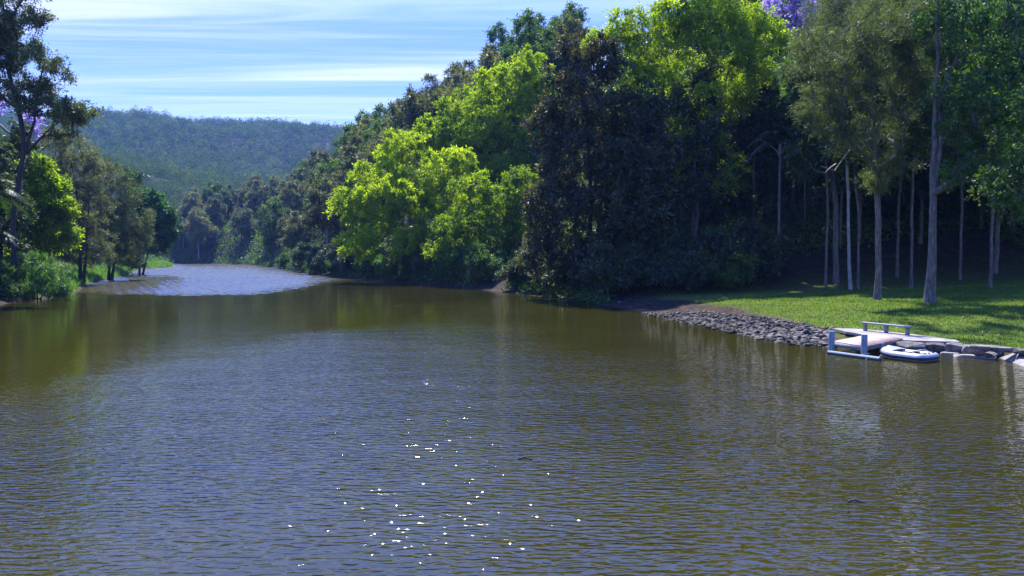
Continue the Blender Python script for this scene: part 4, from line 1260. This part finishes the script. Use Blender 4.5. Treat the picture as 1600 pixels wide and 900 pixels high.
# ------------------------------------------------------------------ twigs afloat
for i, (px, py, ln, lab) in enumerate(((820, 718, .35, 'dark twig floating in the middle of the water'), (1336, 785, .3, 'dark twig floating in the lower right of the water'),
                                       (630, 478, 1.6, 'broken branch floating off the right bank under the lime trees'), (1010, 640, .2, 'tiny twig floating in the water left of the jetty'))):
    x, y = G(px, py)
    mb = MB()
    mb.tube([(x - ln / 2, y, .01), (x, y + .06 * ln, .05), (x + ln / 2, y - .1 * ln, .01)], [.012 * (1 + ln), .03 * (.6 + ln * .6), .012], 6)
    mb.tube([(x, y, .04), (x + ln * .2, y + .1, .10 + .1 * ln)], [.015, .006], 5)
    tag(mb.build('floating_twig', M['darkbark'], None, True), lab, 'twig')

# ------------------------------------------------------------------ haze
mb = MB(); mb.box((-150, 1130, 165), (1580, 0, 0), (0, 1300, 0), (0, 0, 168))
m, nt, N, L, out = new_mat('thin_haze')
pv = N('ShaderNodeVolumePrincipled'); pv.inputs['Density'].default_value = .000095; pv.inputs['Color'].default_value = (.22, .42, 1, 1); pv.inputs['Anisotropy'].default_value = .2
L(pv.outputs[0], out.inputs['Volume'])
tag(mb.build('haze', m), kind='stuff')

# ------------------------------------------------------------------ light, sky, camera
EL, AZ = math.radians(56), math.radians(-10)       # azimuth from +Y towards +X
sd = Vector((math.sin(AZ) * math.cos(EL), math.cos(AZ) * math.cos(EL), math.sin(EL)))
sl_ = bpy.data.lights.new('sun', 'SUN'); sl_.energy = 5.0; sl_.angle = math.radians(.53); sl_.color = (1, .95, .86)
so = bpy.data.objects.new('sun', sl_); C.objects.link(so)
so.rotation_euler = (-sd).to_track_quat('-Z', 'Y').to_euler(); so.location = (-30, 100, 150)
w = bpy.data.worlds.new('World'); S.world = w; w.use_nodes = True
nt = w.node_tree; nt.nodes.clear(); N, L = nt.nodes.new, nt.links.new
out = N('ShaderNodeOutputWorld'); bg = N('ShaderNodeBackground'); bg.inputs['Strength'].default_value = .072
sky = N('ShaderNodeTexSky'); sky.sky_type = 'NISHITA'; sky.sun_disc = False; sky.sun_elevation = EL; sky.sun_rotation = AZ
sky.air_density = 1.0; sky.dust_density = .15; sky.ozone_density = 3.0
tc = N('ShaderNodeTexCoord'); sx = N('ShaderNodeSeparateXYZ'); L(tc.outputs['Generated'], sx.inputs[0])
dz = N('ShaderNodeMath'); dz.operation = 'MAXIMUM'; L(sx.outputs['Z'], dz.inputs[0]); dz.inputs[1].default_value = .02
dv = []
for ax in ('X', 'Y'):
    q = N('ShaderNodeMath'); q.operation = 'DIVIDE'; L(sx.outputs[ax], q.inputs[0]); L(dz.outputs[0], q.inputs[1]); dv.append(q)
cb = N('ShaderNodeCombineXYZ'); L(dv[0].outputs[0], cb.inputs[0]); L(dv[1].outputs[0], cb.inputs[1])


def cloud(scale, rot, sx_, sy_, lo, hi, off):
    mp = N('ShaderNodeMapping'); mp.inputs['Rotation'].default_value = (0, 0, rot); mp.inputs['Scale'].default_value = (sx_, sy_, 1); mp.inputs['Location'].default_value = (off, off * .7, off)
    L(cb.outputs[0], mp.inputs[0])
    n = N('ShaderNodeTexNoise'); n.inputs['Scale'].default_value = scale; n.inputs['Detail'].default_value = 9; n.inputs['Roughness'].default_value = .6; n.inputs['Distortion'].default_value = .9
    L(mp.outputs[0], n.inputs[0])
    mr = N('ShaderNodeMapRange'); mr.interpolation_type = 'SMOOTHSTEP'; mr.inputs['From Min'].default_value = lo; mr.inputs['From Max'].default_value = hi
    L(n.outputs['Fac'], mr.inputs['Value'])
    return mr.outputs[0]


c1 = cloud(1.0, .06, .30, 2.6, .40, .74, 3.0)
c2 = cloud(1.0, .10, .10, 1.0, .40, .70, 9.0)
mxv = N('ShaderNodeMath'); mxv.operation = 'MULTIPLY_ADD'; L(c1, mxv.inputs[0]); mxv.inputs[1].default_value = .38
m2 = N('ShaderNodeMath'); m2.operation = 'MULTIPLY'; L(c2, m2.inputs[0]); m2.inputs[1].default_value = .34; L(m2.outputs[0], mxv.inputs[2])
hi_ = N('ShaderNodeMapRange'); hi_.inputs['From Min'].default_value = .5; hi_.inputs['From Max'].default_value = .28; L(sx.outputs['Z'], hi_.inputs['Value'])
m3 = N('ShaderNodeMath'); m3.operation = 'MULTIPLY'; L(mxv.outputs[0], m3.inputs[0]); L(hi_.outputs[0], m3.inputs[1])
cm = N('ShaderNodeMix'); cm.data_type = 'RGBA'; tn_ = N('ShaderNodeMix'); tn_.data_type = 'RGBA'; tn_.blend_type = 'MULTIPLY'; tn_.inputs[0].default_value = 1; L(sky.outputs[0], tn_.inputs[6]); tr_ = N('ShaderNodeMapRange'); tr_.inputs['From Min'].default_value = .26; tr_.inputs['From Max'].default_value = .60; L(sx.outputs['Z'], tr_.inputs['Value'])
trp = ramp(nt, [(0, (.58, .67, 1.14)), (1, (.92, 1.60, 4.0))]); L(tr_.outputs[0], trp.inputs[0]); L(trp.outputs[0], tn_.inputs[7])
L(m3.outputs[0], cm.inputs[0]); L(tn_.outputs[2], cm.inputs[6]); cm.inputs[7].default_value = (7.2, 7.6, 8.8, 1)
L(cm.outputs[2], bg.inputs[0]); L(bg.outputs[0], out.inputs[0])

cam = bpy.data.cameras.new('camera'); cam.sensor_width = 36; cam.lens = 36 * F / 1600; cam.clip_end = 12000; cam.clip_start = .1
co = bpy.data.objects.new('camera', cam); C.objects.link(co); co.location = (0, 0, CAMZ); co.rotation_euler = (math.pi / 2 - PITCH, 0, 0)
S.camera = co
S.view_settings.view_transform = 'Standard'; S.view_settings.look = 'None'; S.view_settings.exposure = 1.38; S.view_settings.gamma = 1
S.view_settings.use_curve_mapping = False
cy = S.cycles
cy.max_bounces = 5; cy.diffuse_bounces = 3; cy.glossy_bounces = 2; cy.transmission_bounces = 3; cy.volume_bounces = 0; cy.transparent_max_bounces = 4
cy.use_denoising = True; cy.denoising_prefilter = 'NONE'; cy.denoising_input_passes = 'RGB_ALBEDO_NORMAL'; cy.sample_clamp_indirect = 6; cy.caustics_reflective = False; cy.caustics_refractive = False
